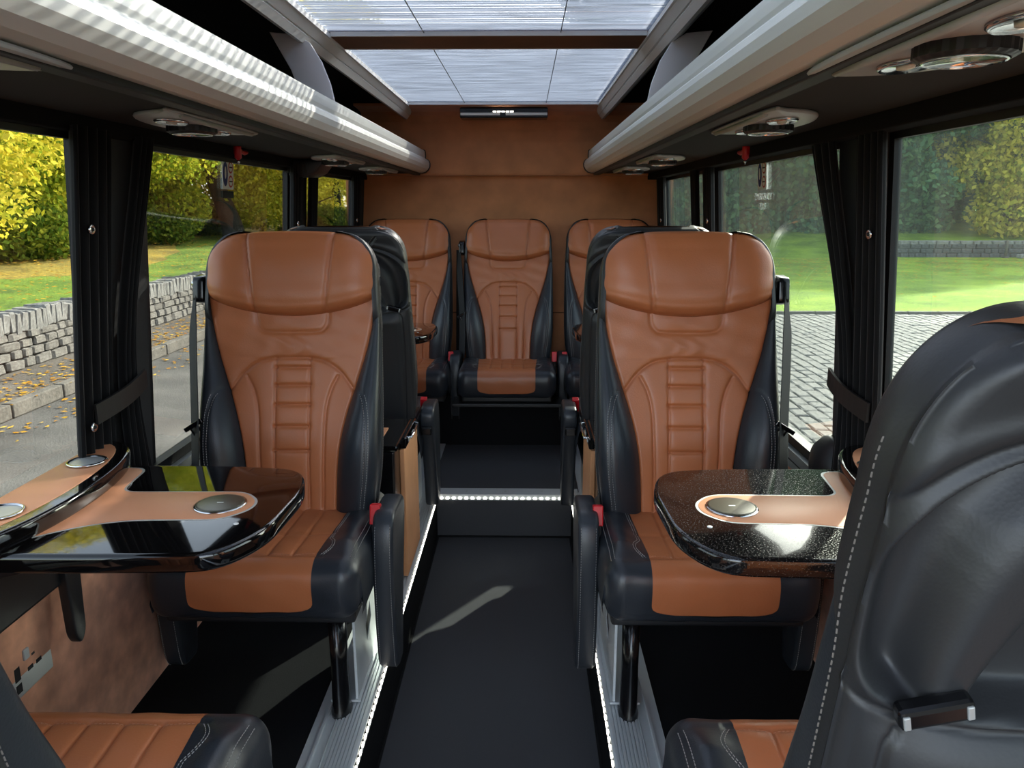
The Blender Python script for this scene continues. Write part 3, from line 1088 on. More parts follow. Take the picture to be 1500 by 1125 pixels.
def add_arm(root, sd, off=0.270):
    # padded armrest folded down beside the cushion
    P = catmull([(-0.150, 0.462), (-0.085, 0.475), (0.010, 0.468), (0.030, 0.42), (0.0, 0.32), (-0.03, 0.22), (-0.055, 0.12), (-0.070, 0.050), (-0.100, 0.040), (-0.150, 0.055), (-0.168, 0.14), (-0.178, 0.26), (-0.176, 0.38)], 4, True)
    xc = sd * off
    slab('armrest', [tuple(p) for p in P], xc - 0.0265, xc + 0.0265, BLK, root, 0.011, 3, axis='x')
    arm = root.children[-1] if root.children else None
    o = [c for c in root.children if c.name.startswith('armrest')][-1]
    paths = []
    for f in (-1, 1):
        pts = np.array([(xc + f * 0.0185, p[0], p[1]) for p in P[-22:]])
        pts[:, 1] -= 0.0016
        paths.append((pts, np.tile(np.array([0, -1.0, 0.1]), (len(pts), 1))))
    stitches('armrest_stitching', paths, STITCH, o)
    box('armrest_hinge', xc - 0.02, xc + 0.02, -0.02, 0.055, 0.375, 0.405, GLOSSP, root, 0.005)
    return o


def add_leg(root, sd):
    V = []
    lathe('leg', [(0.031, 0.0), (0.031, 0.012), (0.027, 0.02), (0.025, 0.14), (0.027, 0.262)], GLOSSP, root, 24, Matrix.Translation((sd * 0.172, -0.262, 0.0)) @ Matrix.Diagonal((0.8, 1.25, 1, 1)))
    # aluminium side bracket with a slot
    out = [(-0.235, 0.012), (-0.235, 0.265), (0.03, 0.265), (0.09, 0.15), (0.10, 0.012)]
    bm = bmesh.new()
    inn = [(-0.105, 0.10), (-0.115, 0.15), (-0.055, 0.19), (-0.045, 0.14)]
    x = sd * 0.204
    for xx in (x - 0.003, x + 0.003):
        vo = [bm.verts.new((xx, a, b)) for a, b in out]
        vi = [bm.verts.new((xx, a, b)) for a, b in inn]
        es = [bm.edges.new((vo[i], vo[(i + 1) % 5])) for i in range(5)] + [bm.edges.new((vi[i], vi[(i + 1) % 4])) for i in range(4)]
        bmesh.ops.triangle_fill(bm, edges=es, use_beauty=True)
    bm.verts.ensure_lookup_table()
    for i in range(5):
        bm.faces.new([bm.verts[i], bm.verts[(i + 1) % 5], bm.verts[9 + (i + 1) % 5], bm.verts[9 + i]])
    for i in range(4):
        bm.faces.new([bm.verts[5 + i], bm.verts[5 + (i + 1) % 4], bm.verts[14 + (i + 1) % 4], bm.verts[14 + i]])
    from_bm('side_bracket', bm, ALU, root)
    box('foot_plate', min(sd * 0.14, sd * 0.214), max(sd * 0.14, sd * 0.214), -0.24, 0.10, 0.0115, 0.017, ALU, root)
    box('slot_filler', x - 0.001, x + 0.001, -0.116, -0.044, 0.098, 0.192, RUBBER, root)


def add_buckle(root, sd):
    bm = bmesh.new()
    M_ = Matrix.Translation((sd * 0.243, -0.105, 0.458)) @ Matrix.Rotation(-0.25, 4, 'X')
    bm_box(bm, -0.013, 0.013, -0.013, 0.013, -0.026, 0.026, 0.003, M_)
    o = from_bm('belt_buckle', bm, RED, root)
    bm = bmesh.new()
    bm_box(bm, -0.009, 0.009, -0.009, 0.009, -0.09, -0.026, 0.002, M_)
    from_bm('buckle_stalk', bm, STRAP, o)


def add_belt(root, sd, al):
    x = sd * 0.243
    g = slab('belt_guide', rounded([(-0.020, 0.55), (-0.024, 0.615), (0.03, 0.632), (0.05, 0.60), (0.04, 0.55)], 0.012), -0.012, 0.016, GLOSSP, root, 0.004, 2, axis='x',
             M=Matrix.Translation((x + sd * 0.006, 0, 0)) @ Matrix(((1, 0, 0, 0), (0, math.cos(al), math.sin(al), 0), (0, -math.sin(al), math.cos(al), HZ), (0, 0, 0, 1))))
    lathe('guide_bolt', [(0.010, -0.012), (0.012, -0.008), (0.012, 0.004), (0.0, 0.006)], CHROME, g, 14,
          Matrix.Translation(B(x + sd * 0.012, 0.012, 0.598, al)) @ Matrix.Rotation(R(90), 4, 'X'))
    top = Vector(B(x + sd * 0.014, 0.014, 0.582, al))
    Wd = Vector((sd * 0.72, 0.69, 0)).normalized()
    p = [top, Vector(B(x + sd * 0.013, 0.03, 0.46, al)), Vector(B(x + sd * 0.004, 0.046, 0.32, al)), Vector(B(x - sd * 0.002, 0.055, 0.22, al)), Vector(B(x - sd * 0.004, 0.058, 0.12, al)), Vector(B(x, 0.05, 0.0, al))]
    ribbon('belt_strap', [Vector(q) for q in catmull([tuple(q) for q in p], 5)], Wd, [0.012, 0.016, 0.022, 0.03, 0.038] + [0.043] * 21, 0.0022, STRAP, root)
    p = [top + Vector((sd * 0.012, 0.02, -0.01)), Vector(B(x + sd * 0.026, -0.01, 0.30, al)), Vector(B(x + sd * 0.026, -0.01, 0.0, al)), Vector((x + sd * 0.026, 0.02, 0.32))]
    ribbon('return_strap', [Vector(q) for q in catmull([tuple(q) for q in p], 5)], Vector((0.55 * sd, 0.835, 0)), 0.030, 0.0022, STRAP, root)
    bm = bmesh.new()
    M_ = Matrix.Translation(B(x + sd * 0.000, 0.060, 0.225, al)) @ Matrix.Rotation(sd * 0.55, 4, 'Y')
    bm_box(bm, -0.028, 0.028, -0.004, 0.004, -0.006, 0.006, 0.002, M_)
    o = from_bm('belt_tongue', bm, GLOSSP, root)
    bm = bmesh.new()
    bm_box(bm, -0.014, -0.010, -0.002, 0.002, -0.04, -0.004, 0, M_)
    bm_box(bm, 0.006, 0.010, -0.002, 0.002, -0.04, -0.004, 0, M_)
    bm_box(bm, -0.014, 0.010, -0.002, 0.002, -0.042, -0.036, 0, M_)
    from_bm('tongue_plate', bm, CHROME, o)


GSEAT = 'tan and black leather passenger seats'
proto = seat_parts(AL, -1)


def seat(x, y, rz, label, arms, leg, belt, buckles, slide=0.0, upright=0.0, first=[True]):
    if first[0]:
        o = proto
        first[0] = False
        o_done = True
    else:
        o = bpy.data.objects.new('passenger_seat', None)
        o.empty_display_size = 0.1
        C.objects.link(o)
        for ch in PROTO_KIDS:
            c = ch.copy()
            C.objects.link(c)
            c.parent = o
            for g in ch.children:
                d = g.copy()
                C.objects.link(d)
                d.parent = c
    o.location = (x, y, 0)
    o.rotation_euler = (0, 0, rz)
    tag(o, label, 'seat', GSEAT)
    for i_, a in enumerate(arms):
        add_arm(o, a, 0.270 if i_ == 0 else 0.288)
    if leg:
        add_leg(o, leg)
    if belt:
        add_belt(o, belt, AL)
    for b in buckles:
        add_buckle(o, b)
    if upright:     # backrest set more upright about its hinge
        Ru = Matrix.Translation((0, 0, HZ)) @ Matrix.Rotation(R(upright), 4, 'X') @ Matrix.Translation((0, 0, -HZ))
        for ch in o.children:
            if ch.name.split('.')[0] in ('backrest_panel', 'bolster', 'stitching', 'edge_stitching', 'headrest', 'rear_shell', 'rear_stitching', 'pocket_clasp', 'belt_guide', 'belt_strap', 'return_strap', 'belt_tongue'):
                ch.matrix_local = Ru @ ch.matrix_local
    if slide:       # cushion slid forward on its runners
        for ch in o.children:
            if ch.name.split('.')[0] in ('cushion_panel', 'cushion_side', 'cushion_stitching', 'crease_stitching', 'seat_base', 'leg', 'side_bracket', 'foot_plate', 'slot_filler', 'armrest', 'armrest_hinge'):
                ch.location.y -= slide
    return o


PROTO_KIDS = list(proto.children)
XL, XR = -0.520, 0.53
Y1, Y2, Y3, Y0 = 1.93, 2.84, 4.03, 0.615
seat(XL, Y1, 0, 'tan and black leather seat facing the camera, behind the large left table', (1, -1), 1, -1, (1,))
seat(XR, Y1, 0, 'tan and black leather seat facing the camera right of the aisle, behind the right table', (-1, 1), -1, 1, (-1,))
seat(XL - 0.02, Y2, math.pi, 'black-backed seat turned away, just behind the left camera-facing seat', (-1, 1), -1, 1, (-1,))
seat(XR + 0.015, Y2, math.pi, 'black-backed seat turned away, just behind the right camera-facing seat', (1, -1), 1, -1, (1,))
seat(-0.525, Y3, 0, 'back row seat left of the middle one, partly hidden, tan with black sides', (-1,), 0, -1, (1,))
seat(0.012, Y3, 0, 'middle seat of the back row seen straight down the aisle, tan centre and black sides', (-1, 1), 0, -1, (1,))
seat(0.55, Y3, 0, 'back row seat right of the middle one, mostly hidden behind the right seats', (1,), 0, 1, (-1,))
seat(XL - 0.027, Y0, math.pi, 'nearest left seat turned away, its tan cushion cut off by the bottom left corner', (1,), -1, 1, (), 0.125)
seat(XR + 0.038, Y0, math.pi, 'nearest right seat turned away, its large black moulded back filling the lower right', (-1,), 1, -1, (), 0.125, 2.4)

# dark plinth below the back row
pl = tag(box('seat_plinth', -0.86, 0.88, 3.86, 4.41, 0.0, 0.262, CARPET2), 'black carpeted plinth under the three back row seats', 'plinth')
box('plinth_edge', -0.26, 0.29, 3.70, 3.86, 0.245, 0.262, BLKM, pl, 0.003)

# ------------------------------------------------------------------ TABLES
TZ = 0.682


def make_table(side, yc, label, dusty, full=True):
    root = thing('side_table', label, 'table', (side * (0.835 if full else 0.80) + (0.0 if side < 0 else 0.02), yc, TZ), 0)
    s = -side        # local x runs from the wall to the aisle
    o = lambda P: [(s * x, y) for x, y in (P if s > 0 else P[::-1])]
    out = rounded([(0.0, -0.215), (0.26, -0.214), (0.445, -0.205), (0.497, -0.11), (0.505, 0.10), (0.47, 0.205), (0.33, 0.225), (0.0, 0.225)], [0.02, 0.10, 0.05, 0.06, 0.07, 0.05, 0.08, 0.02], 6)
    slab('table_top', o(out), -0.034, 0.0, DUSTY if dusty else GLOSS, root, 0.009, 4)
    inl = rounded([(0.01, -0.19), (0.07, -0.185), (0.20, -0.072), (0.40, -0.065), (0.435, -0.02), (0.435, 0.02), (0.40, 0.065), (0.155, 0.062), (0.14, 0.20), (0.01, 0.20)], [0.004, 0.04, 0.08, 0.04, 0.03, 0.03, 0.04, 0.03, 0.03, 0.004], 6)
    slab('table_inlay', o(inl), -0.002, 0.0012, INLAY, root, 0.0008, 2)
    # fine dark line round the inlay
    inl2 = rounded([(0.006, -0.194), (0.071, -0.189), (0.201, -0.076), (0.402, -0.069), (0.440, -0.022), (0.440, 0.022), (0.402, 0.069), (0.158, 0.066), (0.144, 0.204), (0.006, 0.204)], [0.004, 0.04, 0.08, 0.04, 0.03, 0.03, 0.04, 0.03, 0.03, 0.004], 6)
    slab('inlay_surround', o(inl2), -0.001, 0.0004, STEEL, root)
    lathe('charging_disc', [(0.047, 0.0), (0.047, 0.0022), (0.044, 0.003)], CHROME, root, 40, Matrix.Translation((s * 0.375, 0.0, 0.001)))
    d = lathe('disc_face', [(0.0435, 0.0), (0.0435, 0.0038), (0.040, 0.0044)], DISC, root, 40, Matrix.Translation((s * 0.375, 0.0, 0.001)))
    box('disc_mark', s * 0.375 - 0.006, s * 0.375 + 0.006, -0.0015, 0.0015, 0.0052, 0.0056, WHITE, d)
    lathe('status_light', [(0.0045, 0.0), (0.0045, 0.001), (0.0, 0.0014)], WHITE, root, 14, Matrix.Translation((s * 0.435, -0.085, 0.0)))
    # wall bracket under the top and its tapered support leg
    slab('wall_bracket', o(rounded([(-0.02, -0.19), (0.10, -0.17), (0.13, -0.05), (0.13, 0.06), (0.10, 0.15), (-0.02, 0.17)], 0.04)), -0.062, -0.034, BLKM, root, 0.006)
    box('wall_plate', min(0.0, s * 0.02) + (0.0 if s > 0 else 0.0), max(0.0, s * 0.02), -0.40, 0.10, -0.195, -0.034, BLKM, root, 0.008)
    slab('support_leg', rounded([(0.045, -0.06), (0.105, -0.06), (0.10, -0.20), (0.095, -0.31), (0.075, -0.335), (0.058, -0.31), (0.052, -0.17)], 0.02), min(s * 0.012, s * 0.034), max(s * 0.012, s * 0.034), BLKM, root, 0.004, axis='x')
    # raised half-round drinks tray on the wall side
    arc = [(0.0, -0.30)] + [(0.134 * math.sin(a) ** 0.8, -0.30 * math.cos(a)) for a in np.linspace(0.12, math.pi - 0.12, 22)] + [(0.0, 0.30)]
    tr = slab('drinks_tray', o(arc), -0.002, 0.032, GLOSS, root, 0.008, 4)
    arc2 = [(0.004, -0.27)] + [(0.004 + 0.100 * math.sin(a) ** 0.8, -0.27 * math.cos(a)) for a in np.linspace(0.14, math.pi - 0.14, 22)] + [(0.004, 0.27)]
    slab('tray_inlay', o(arc2), 0.030, 0.0335, INLAY, tr, 0.001)
    for yy in (-0.125, 0.14):
        lathe('cup_holder', [(0.030, 0.0345), (0.036, 0.0345), (0.0385, 0.0365), (0.034, 0.0385), (0.0335, 0.0355), (0.032, 0.0350), (0.0, 0.0350)], CHROME, tr, 36, Matrix.Translation((s * 0.052, yy, 0.0)) @ Matrix.Diagonal((1.0, 1.0, 1, 1)))
        lathe('cup_well', [(0.0335, 0.0352), (0.031, 0.0356), (0.012, 0.0354), (0.0, 0.0354)], STEEL, tr, 36, Matrix.Translation((s * 0.052, yy, 0.0)))
    return root


def dusty_mat():
    m = mat('dusty_black_lacquer', lin(16, 15, 16), 0.08, coat=0.3)
    n = m.node_tree
    p = n.nodes['Principled BSDF']
    tc = n.nodes.new('ShaderNodeTexCoord')
    v = n.nodes.new('ShaderNodeTexNoise')
    v.inputs['Scale'].default_value = 380
    v.inputs['Detail'].default_value = 3
    n.links.new(tc.outputs['Object'], v.inputs['Vector'])
    rp = n.nodes.new('ShaderNodeValToRGB')
    rp.color_ramp.elements[0].position = 0.58
    rp.color_ramp.elements[0].color = lin(16, 15, 16)
    rp.color_ramp.elements[1].position = 0.75
    rp.color_ramp.elements[1].color = lin(74, 70, 66)
    n.links.new(v.outputs['Fac'], rp.inputs['Fac'])
    n.links.new(rp.outputs[0], p.inputs['Base Color'])
    r2 = n.nodes.new('ShaderNodeMapRange')
    r2.inputs['From Min'].default_value = 0.5
    r2.inputs['From Max'].default_value = 0.8
    r2.inputs['To Min'].default_value = 0.09
    r2.inputs['To Max'].default_value = 0.5
    n.links.new(v.outputs['Fac'], r2.inputs['Value'])
    n.links.new(r2.outputs[0], p.inputs['Roughness'])
    return m


DUSTY = dusty_mat()
make_table(-1, 1.325, 'black gloss table with tan leather inlay and raised drinks tray, near the left windows', False)
make_table(1, 1.325, 'dusty black gloss table with pale inlay, beside the big black seat back', True)
make_table(-1, 3.40, 'far left table, only its black gloss tip showing beyond the turned-away left seat', False, False)
make_table(1, 3.40, 'far right table, only a sliver of its black gloss tip showing beyond the right seats', False, False)

# ------------------------------------------------------------------ CABINETS between the back-to-back seats
for side, lab in ((-1, 'black gloss cabinet with sunlit tan end panel between the left back-to-back seats'), (1, 'black cabinet with narrow tan end panel between the right back-to-back seats')):
    xe = -0.302 if side < 0 else 0.330
    s = -side
    t = thing('console_cabinet', lab, 'cabinet', (xe, 2.36, 0.0))
    ax = lambda a, b: (min(-s * a, -s * b), max(-s * a, -s * b))
    box('body', *ax(0.0, 0.48), -0.10, 0.20, 0.012, 0.48, GLOSSP, t, 0.006)
    box('end_panel', *ax(-0.016, 0.0), 0.0, 0.30, 0.012, 0.455, PANELW, t, 0.003)
    box('panel_edge', *ax(-0.014, 0.0), 0.302, 0.312, 0.012, 0.46, GLOSSP, t, 0.002)
    box('top', *ax(-0.010, 0.48), -0.10, 0.22, 0.48, 0.498, GLOSS, t, 0.005)
    box('top_inlay', *ax(0.05, 0.44), -0.06, 0.10, 0.497, 0.5005, INLAY, t)
    dr = box('drawer', *ax(-0.022, -0.004), 0.0, 0.24, 0.458, 0.496, GLOSS, t, 0.004)
    tube('latch_handle', [(s * 0.022, 0.02, 0.492), (s * 0.036, 0.025, 0.49), (s * 0.036, 0.195, 0.49), (s * 0.022, 0.20, 0.492)], 0.004, CHROME, dr)
    box('hinge_plate', *ax(-0.024, -0.018), 0.06, 0.09, 0.464, 0.476, STEEL, t, 0.002)
    box('hinge_plate', *ax(-0.024, -0.018), 0.14, 0.17, 0.464, 0.476, STEEL, t, 0.002)

# ------------------------------------------------------------------ LUGGAGE RACKS
for side, nm in ((-1, 'left'), (1, 'right')):
    t = thing('luggage_rack', 'silver-railed overhead luggage rack along the %s side with dark lining underneath' % nm, 'luggage rack', (side * 0.47, 1.4, 1.39))
    ox, oy, oz = t.location

    def put(o):
        o.location = (-ox, -oy, -oz)
        return o
    pr_ = [(0.466, 1.514), (0.448, 1.514), (0.444, 1.511), (0.4425, 1.500), (0.4415, 1.484), (0.4425, 1.474), (0.4425, 1.470), (0.430, 1.466), (0.423, 1.459), (0.419, 1.446), (0.420, 1.430), (0.428, 1.414), (0.442, 1.402), (0.458, 1.397), (0.475, 1.396), (0.475, 1.404), (0.462, 1.408)]
    P = [(side * a, b) for a, b in pr_]
    put(extrude_y('front_rail', P, -0.42, 4.33, RAILM, t, 2, False))
    P2 = [(side * (0.445 + (a - 0.445) * 1.05 - (0.003 if a < 0.45 else 0)), 1.455 + (b - 1.455) * 1.06) for a, b in pr_]
    put(extrude_y('end_cap', P2, 4.33, 4.345, RUBBER, t))
    put(box('rail_gasket', min(side * 0.472, side * 0.505), max(side * 0.472, side * 0.505), -0.42, 4.34, 1.384, 1.400, RUBBER, t, 0.003))
    put(box('underside', min(side * 0.500, side * 0.815), max(side * 0.500, side * 0.815), -0.42, 4.40, 1.395, 1.412, HEADL, t))
    put(box('window_band', min(side * 0.775, side * 0.825), max(side * 0.775, side * 0.825), -0.42, 4.40, 1.362, 1.398, FABRIC, t, 0.004))
    put(box('rack_back', min(side * 0.800, side * 0.815), max(side * 0.800, side * 0.815), -0.42, 4.40, 1.41, 1.72, FABRIC, t))
    for yb in (0.35, 2.33):
        br = [(0.446, 1.500), (0.458, 1.56), (0.480, 1.62), (0.512, 1.672), (0.552, 1.694), (0.625, 1.70), (0.57, 1.60), (0.535, 1.50)]
        put(slab('rack_bracket', [(side * a, b) for a, b in br], yb, yb + 0.012, BRACK, t, 0.003, axis='y'))

# ------------------------------------------------------------------ overhead service panels (vent, reading lights)


def service_panel(side, yc, label):
    t = thing('service_panel', label, 'overhead panel', (side * (0.565 if yc < 1 else 0.615), yc, 1.395), 0, 'overhead air and light panels')
    base = [(-0.095, -0.215), (-0.05, -0.22), (0.04, -0.17), (0.085, -0.07), (0.095, 0.03), (0.075, 0.14), (0.02, 0.21), (-0.06, 0.23), (-0.10, 0.19)]
    P = [tuple(p) for p in catmull([(side * a * (1.0 if yc < 1 else 0.78), b) for a, b in base], 4, True)]
    if side < 0:
        P = P[::-1]
    slab('panel_body', P, -0.009, 0.0, GREYP, t, 0.006, 2)
    Mv = Matrix.Translation((side * 0.0, 0.02, -0.009)) @ Matrix.Rotation(math.pi, 4, 'X')
    ring = []
    seg = 48
    V, F = [], []
    for r0, z in ((0.050, 0.0), (0.050, 0.012), (0.044, 0.016), (0.036, 0.016), (0.034, 0.004)):
        for kk in range(seg):
            a = 2 * math.pi * kk / seg
            r = r0 * (1.03 if (kk % 2 and r0 > 0.045) else 1.0)
            V.append(Mv @ Vector((r * math.cos(a), r * math.sin(a), z)))
    vent = mesh('vent_ring', V, grid_faces(5, seg, wrap=True), BLKM, t)
    lathe('vent_rim', [(0.037, 0.013), (0.040, 0.018), (0.043, 0.0165)], CHROME, vent, 40, Mv)
    bm = bmesh.new()
    for dx in (-0.020, -0.007, 0.007, 0.020):
        bm_box(bm, dx - 0.0015, dx + 0.0015, -0.026, 0.026, 0.002, 0.015, 0, Mv)
    from_bm('vent_louvre', bm, BLKM, vent)
    lathe('vent_core', [(0.036, 0.001), (0.0, 0.002)], RUBBER, vent, 24, Mv)
    for yy, xx in ((-0.10, -0.01), (0.13, -0.01)):
        Ml = Matrix.Translation((side * xx, yy, -0.009)) @ Matrix.Rotation(math.pi, 4, 'X') @ Matrix.Diagonal((0.8, 1.35, 1, 1))
        l = lathe('lamp_bezel', [(0.036, 0.0), (0.036, 0.003), (0.032, 0.006), (0.028, 0.003)], CHROME, t, 32, Ml)
        lathe('lamp_well', [(0.029, 0.0015), (0.012, 0.0025), (0.0, 0.0025)], BLKM, l, 32, Ml)
        lathe('lamp_lens', [(0.012, 0.002), (0.011, 0.006), (0.0, 0.008)], LAMPM, l, 20, Ml)
    tube('panel_ridge', [(side * -0.07, -0.19, -0.009), (side * -0.072, -0.08, -0.012), (side * -0.072, 0.08, -0.012), (side * -0.07, 0.19, -0.009)], 0.006, GREYP, t)
    return t


for side, ys in ((-1, (0.80, 1.70, 2.98, 3.80)), (1, (0.86, 1.70, 2.98, 3.80))):
    nm = 'left' if side < 0 else 'right'
    labs = ('overhead vent panel at the top %s edge of the photo, nearest of its side' % nm, 'overhead vent panel just before the red hammer on the %s side' % nm,
            'overhead vent panel just past the red hammer on the %s side' % nm, 'small far overhead vent panel near the back wall on the %s side' % nm)
    for y, l in zip(ys, labs):
        service_panel(side, y, l)

# emergency hammers
for side, y in ((-1, 2.40), (1, 2.43)):
    x = side * 0.765
    t = thing('emergency_hammer', 'red emergency hammer clipped above the %s middle window' % ('left' if side < 0 else 'right'), 'hammer', (x, y, 1.352))
    lathe('hammer_head', [(0.0, 0.0), (0.004, 0.004), (0.0105, 0.010), (0.011, 0.055), (0.008, 0.058), (0.0, 0.059)], RED, t, 16)
    tube('hammer_handle', [(0, 0.008, 0.036), (0, 0.03, 0.030), (0, 0.055, 0.028), (0, 0.075, 0.030)], [0.007, 0.006, 0.0075, 0.006], RED, t)
    lathe('steel_tip', [(0.0, -0.010), (0.003, -0.004), (0.0055, 0.003)], CHROME, t, 12)
    box('wall_clip', min(0.0, side * 0.026), max(0.0, side * 0.026), -0.006, 0.006, 0.02, 0.044, RED, t, 0.002)

# window stickers
FONT = None


def text(name, s, size, m, parent, M_):
    cu = bpy.data.curves.new(name, 'FONT')
    cu.body = s
    cu.size = size
    cu.align_x = 'CENTER'
    cu.extrude = 0.0003
    o = bpy.data.objects.new(name, cu)
    dg = None
    C.objects.link(o)
    bpy.context.view_layer.update()
    d = bpy.data.meshes.new_from_object(o.evaluated_get(bpy.context.evaluated_depsgraph_get()))
    bpy.data.objects.remove(o)
    d.transform(M_)
    d.materials.clear()
    d.materials.append(m)
    return link(bpy.data.objects.new(name, d), parent)


for side, y in ((-1, 2.42), (1, 2.50)):
    z = 1.315
    xg = wx(side, z) + side * 0.0095
    t = thing('window_sticker', ('white no-smoking and seat-belt sticker at the top of the left middle window', 'white no-smoking and seat-belt sticker with white lettering on the right middle window')[0 if side < 0 else 1], 'sticker', (xg, y, z))
    lean = math.atan(0.055 / 0.8)
    # local u = along the bus as read from inside, v = up
    U = Vector((0, -side, 0))
    Vv = Vector((-side * math.sin(lean), 0, math.cos(lean)))
    N = Vector((-side * math.cos(lean), 0, -math.sin(lean)))
    Mb = Matrix(((U.x, Vv.x, N.x, 0), (U.y, Vv.y, N.y, 0), (U.z, Vv.z, N.z, 0), (0, 0, 0, 1)))

    def sl(nm, P, z0, z1, m, par):
        return slab(nm, P, z0, z1, m, par, M=Mb)
    sl('sticker_sheet', rounded([(-0.045, -0.045), (0.045, -0.045), (0.045, 0.045), (-0.045, 0.045)], 0.006), 0.0, 0.0008, WHITE, t)
    ov = sl('blue_roundel', oval(-0.022, 0.0, 0.019, 0.036), 0.0007, 0.0014, BLUE, t)
    sl('belt_figure', oval(-0.022, 0.004, 0.006, 0.018, 16), 0.0013, 0.0018, WHITE, t)
    for cy in (0.021, -0.021):
        ring = sl('red_ring', oval(0.021, cy, 0.018, 0.018), 0.0007, 0.0013, REDP, t)
        sl('ring_centre', oval(0.021, cy, 0.013, 0.013), 0.0012, 0.0016, WHITE, t)
        sl('cigarette_bar', [(0.009, cy - 0.002), (0.033, cy - 0.002), (0.033, cy + 0.002), (0.009, cy + 0.002)], 0.0015, 0.002, RUBBER, t)
    if side > 0:
        text('sticker_words', 'EMERGENCY', 0.030, WHITE, t, Mb @ Matrix.Translation((-0.005, -0.076, 0.0)))
        text('sticker_words', 'EXIT', 0.030, WHITE, t, Mb @ Matrix.Translation((-0.005, -0.106, 0.0)))
    else:
        sl('grey_strip', [(-0.045, -0.070), (0.045, -0.070), (0.045, -0.050), (-0.045, -0.050)], 0.0, 0.0008, PILLAR, t)

# loudspeaker under the left rack
t = thing('loudspeaker', 'black wedge loudspeaker under the left rack beside the rear pillar', 'loudspeaker', (-0.735, 3.08, 1.392))
slab('speaker_body', [(-0.06, 0.0), (0.085, 0.0), (0.05, -0.045), (0.02, -0.062), (-0.06, -0.062)], -0.085, 0.085, BLKM, t, 0.012, 2, axis='y')
bm = bmesh.new()
for i in range(7):
    M_ = Matrix.Translation((0.045, -0.087 + 0.0, -0.035))
    bm_box(bm, -0.075 + i * 0.013, -0.069 + i * 0.013, -0.0885, -0.085, -0.050, -0.016)
from_bm('speaker_grille', bm, HEADL, t)

# fold-down screen at the back of the ceiling
t = thing('ceiling_screen', 'slim black fold-down ceiling screen with silver strip above the back wall', 'screen', (0.0, 4.20, 1.712))
box('screen_case', -0.235, 0.215, -0.06, 0.06, -0.052, 0.0, GLOSSP, t, 0.006)
box('silver_strip', -0.232, -0.03, -0.064, -0.058, -0.040, -0.026, RAILM, t, 0.002)
box('silver_strip', 0.0, 0.212, -0.064, -0.058, -0.040, -0.026, RAILM, t, 0.002)
for i in range(5):
    box('status_lamp', -0.065 + i * 0.022, -0.049 + i * 0.022, -0.0635, -0.058, -0.024, -0.018, LEDM, t)

# ------------------------------------------------------------------ CURTAINS with studs and tiebacks


def curtain(side, ytop, ymid, ybot, label, stud=(), tie=False, folds=3):
    """pleated curtain gathered at the window post: y-ranges at head, tie and sill"""
    y0 = (ytop[0] + ytop[1]) / 2
    t = thing('curtain', label, 'curtain', (wx(side, 1.0), y0, 0.56))
    zs = np.linspace(0.555, 1.372, 18)
    nc = folds * 8 + 1
    V = []
    for z in zs:
        a = interp(z, [0.55, 0.86, 1.37], [ybot[0], ymid[0], ytop[0]])
        b = interp(z, [0.55, 0.86, 1.37], [ybot[1], ymid[1], ytop[1]])
        for j in range(nc):
            u = j / (nc - 1)
            V.append((wx(side, z) - side * (0.030 + 0.012 * math.sin(u * folds * 2 * math.pi + 0.5)) - wx(side, 1.0), a + (b - a) * u - y0, z - 0.56))
    F = grid_faces(len(zs), nc)
    o = mesh('curtain_cloth', V, F, CURT, t, True)
    sm = o.modifiers.new('thickness', 'SOLIDIFY')
    sm.thickness = 0.003
    for (y, z) in stud:
        Ms = Matrix.Translation((wx(side, z) - side * 0.046 - wx(side, 1.0), y - y0, z - 0.56)) @ Matrix.Rotation(-side * R(90), 4, 'Y')
        l = lathe('press_stud', [(0.0095, -0.002), (0.0105, 0.002), (0.008, 0.0045), (0.005, 0.003), (0.0, 0.0035)], CHROME, t, 20, Ms)
        lathe('stud_centre', [(0.0045, 0.003), (0.003, 0.0062), (0.0, 0.0068)], RUBBER, l, 12, Ms)
    if tie:
        yy0, yy1, z = tie
        P = [(wx(side, z) - side * (0.050 + 0.012 * math.sin(u * math.pi)) - wx(side, 1.0), yy0 + (yy1 - yy0) * u - y0, z - 0.56 + 0.03 * u) for u in np.linspace(0, 1, 10)]
        ribbon('tieback', P, Vector((0, 0, 1)), 0.042, 0.006, RUBBER, t)
    return t


curtain(-1, (1.52, 1.66), (1.49, 1.62), (1.48, 1.62), 'black curtain gathered at the front of the left front pillar, with strap', [(1.545, 1.175), (1.515, 0.775)], (1.52, 1.74, 0.80), 4)
curtain(-1, (1.78, 1.848), (1.665, 1.725), (1.69, 1.79), 'black curtain at the rear of the left front pillar, edging the middle window', [], None, 3)
curtain(-1, (2.95, 3.08), (2.95, 3.06), (2.94, 3.08), 'black curtain with press stud at the far end of the left middle window', [(2.975, 1.155)], None, 3)
curtain(-1, (3.20, 3.31), (3.20, 3.29), (3.20, 3.31), 'black curtain on the rear pillar edging the small left back window', [], None, 3)
curtain(-1, (3.99, 4.16), (4.00, 4.16), (3.99, 4.16), 'black curtain with stud beside the back wall on the left', [(4.03, 1.15)], None, 3)
curtain(1, (1.57, 1.69), (1.55, 1.68), (1.55, 1.68), 'black curtain with press stud at the near side of the right front pillar', [(1.59, 1.165)], None, 4)
curtain(1, (1.82, 1.955), (1.68, 1.75), (1.68, 1.79), 'black curtain at the far side of the right front pillar, with strap', [], (1.56, 1.78, 0.80), 3)
curtain(1, (2.98, 3.10), (2.98, 3.09), (2.97, 3.10), 'black curtain with press stud at the far end of the right middle window', [(3.005, 1.165)], None, 3)
curtain(1, (3.24, 3.35), (3.24, 3.33), (3.24, 3.35), 'black curtain on the rear pillar edging the small right back window', [], None, 3)
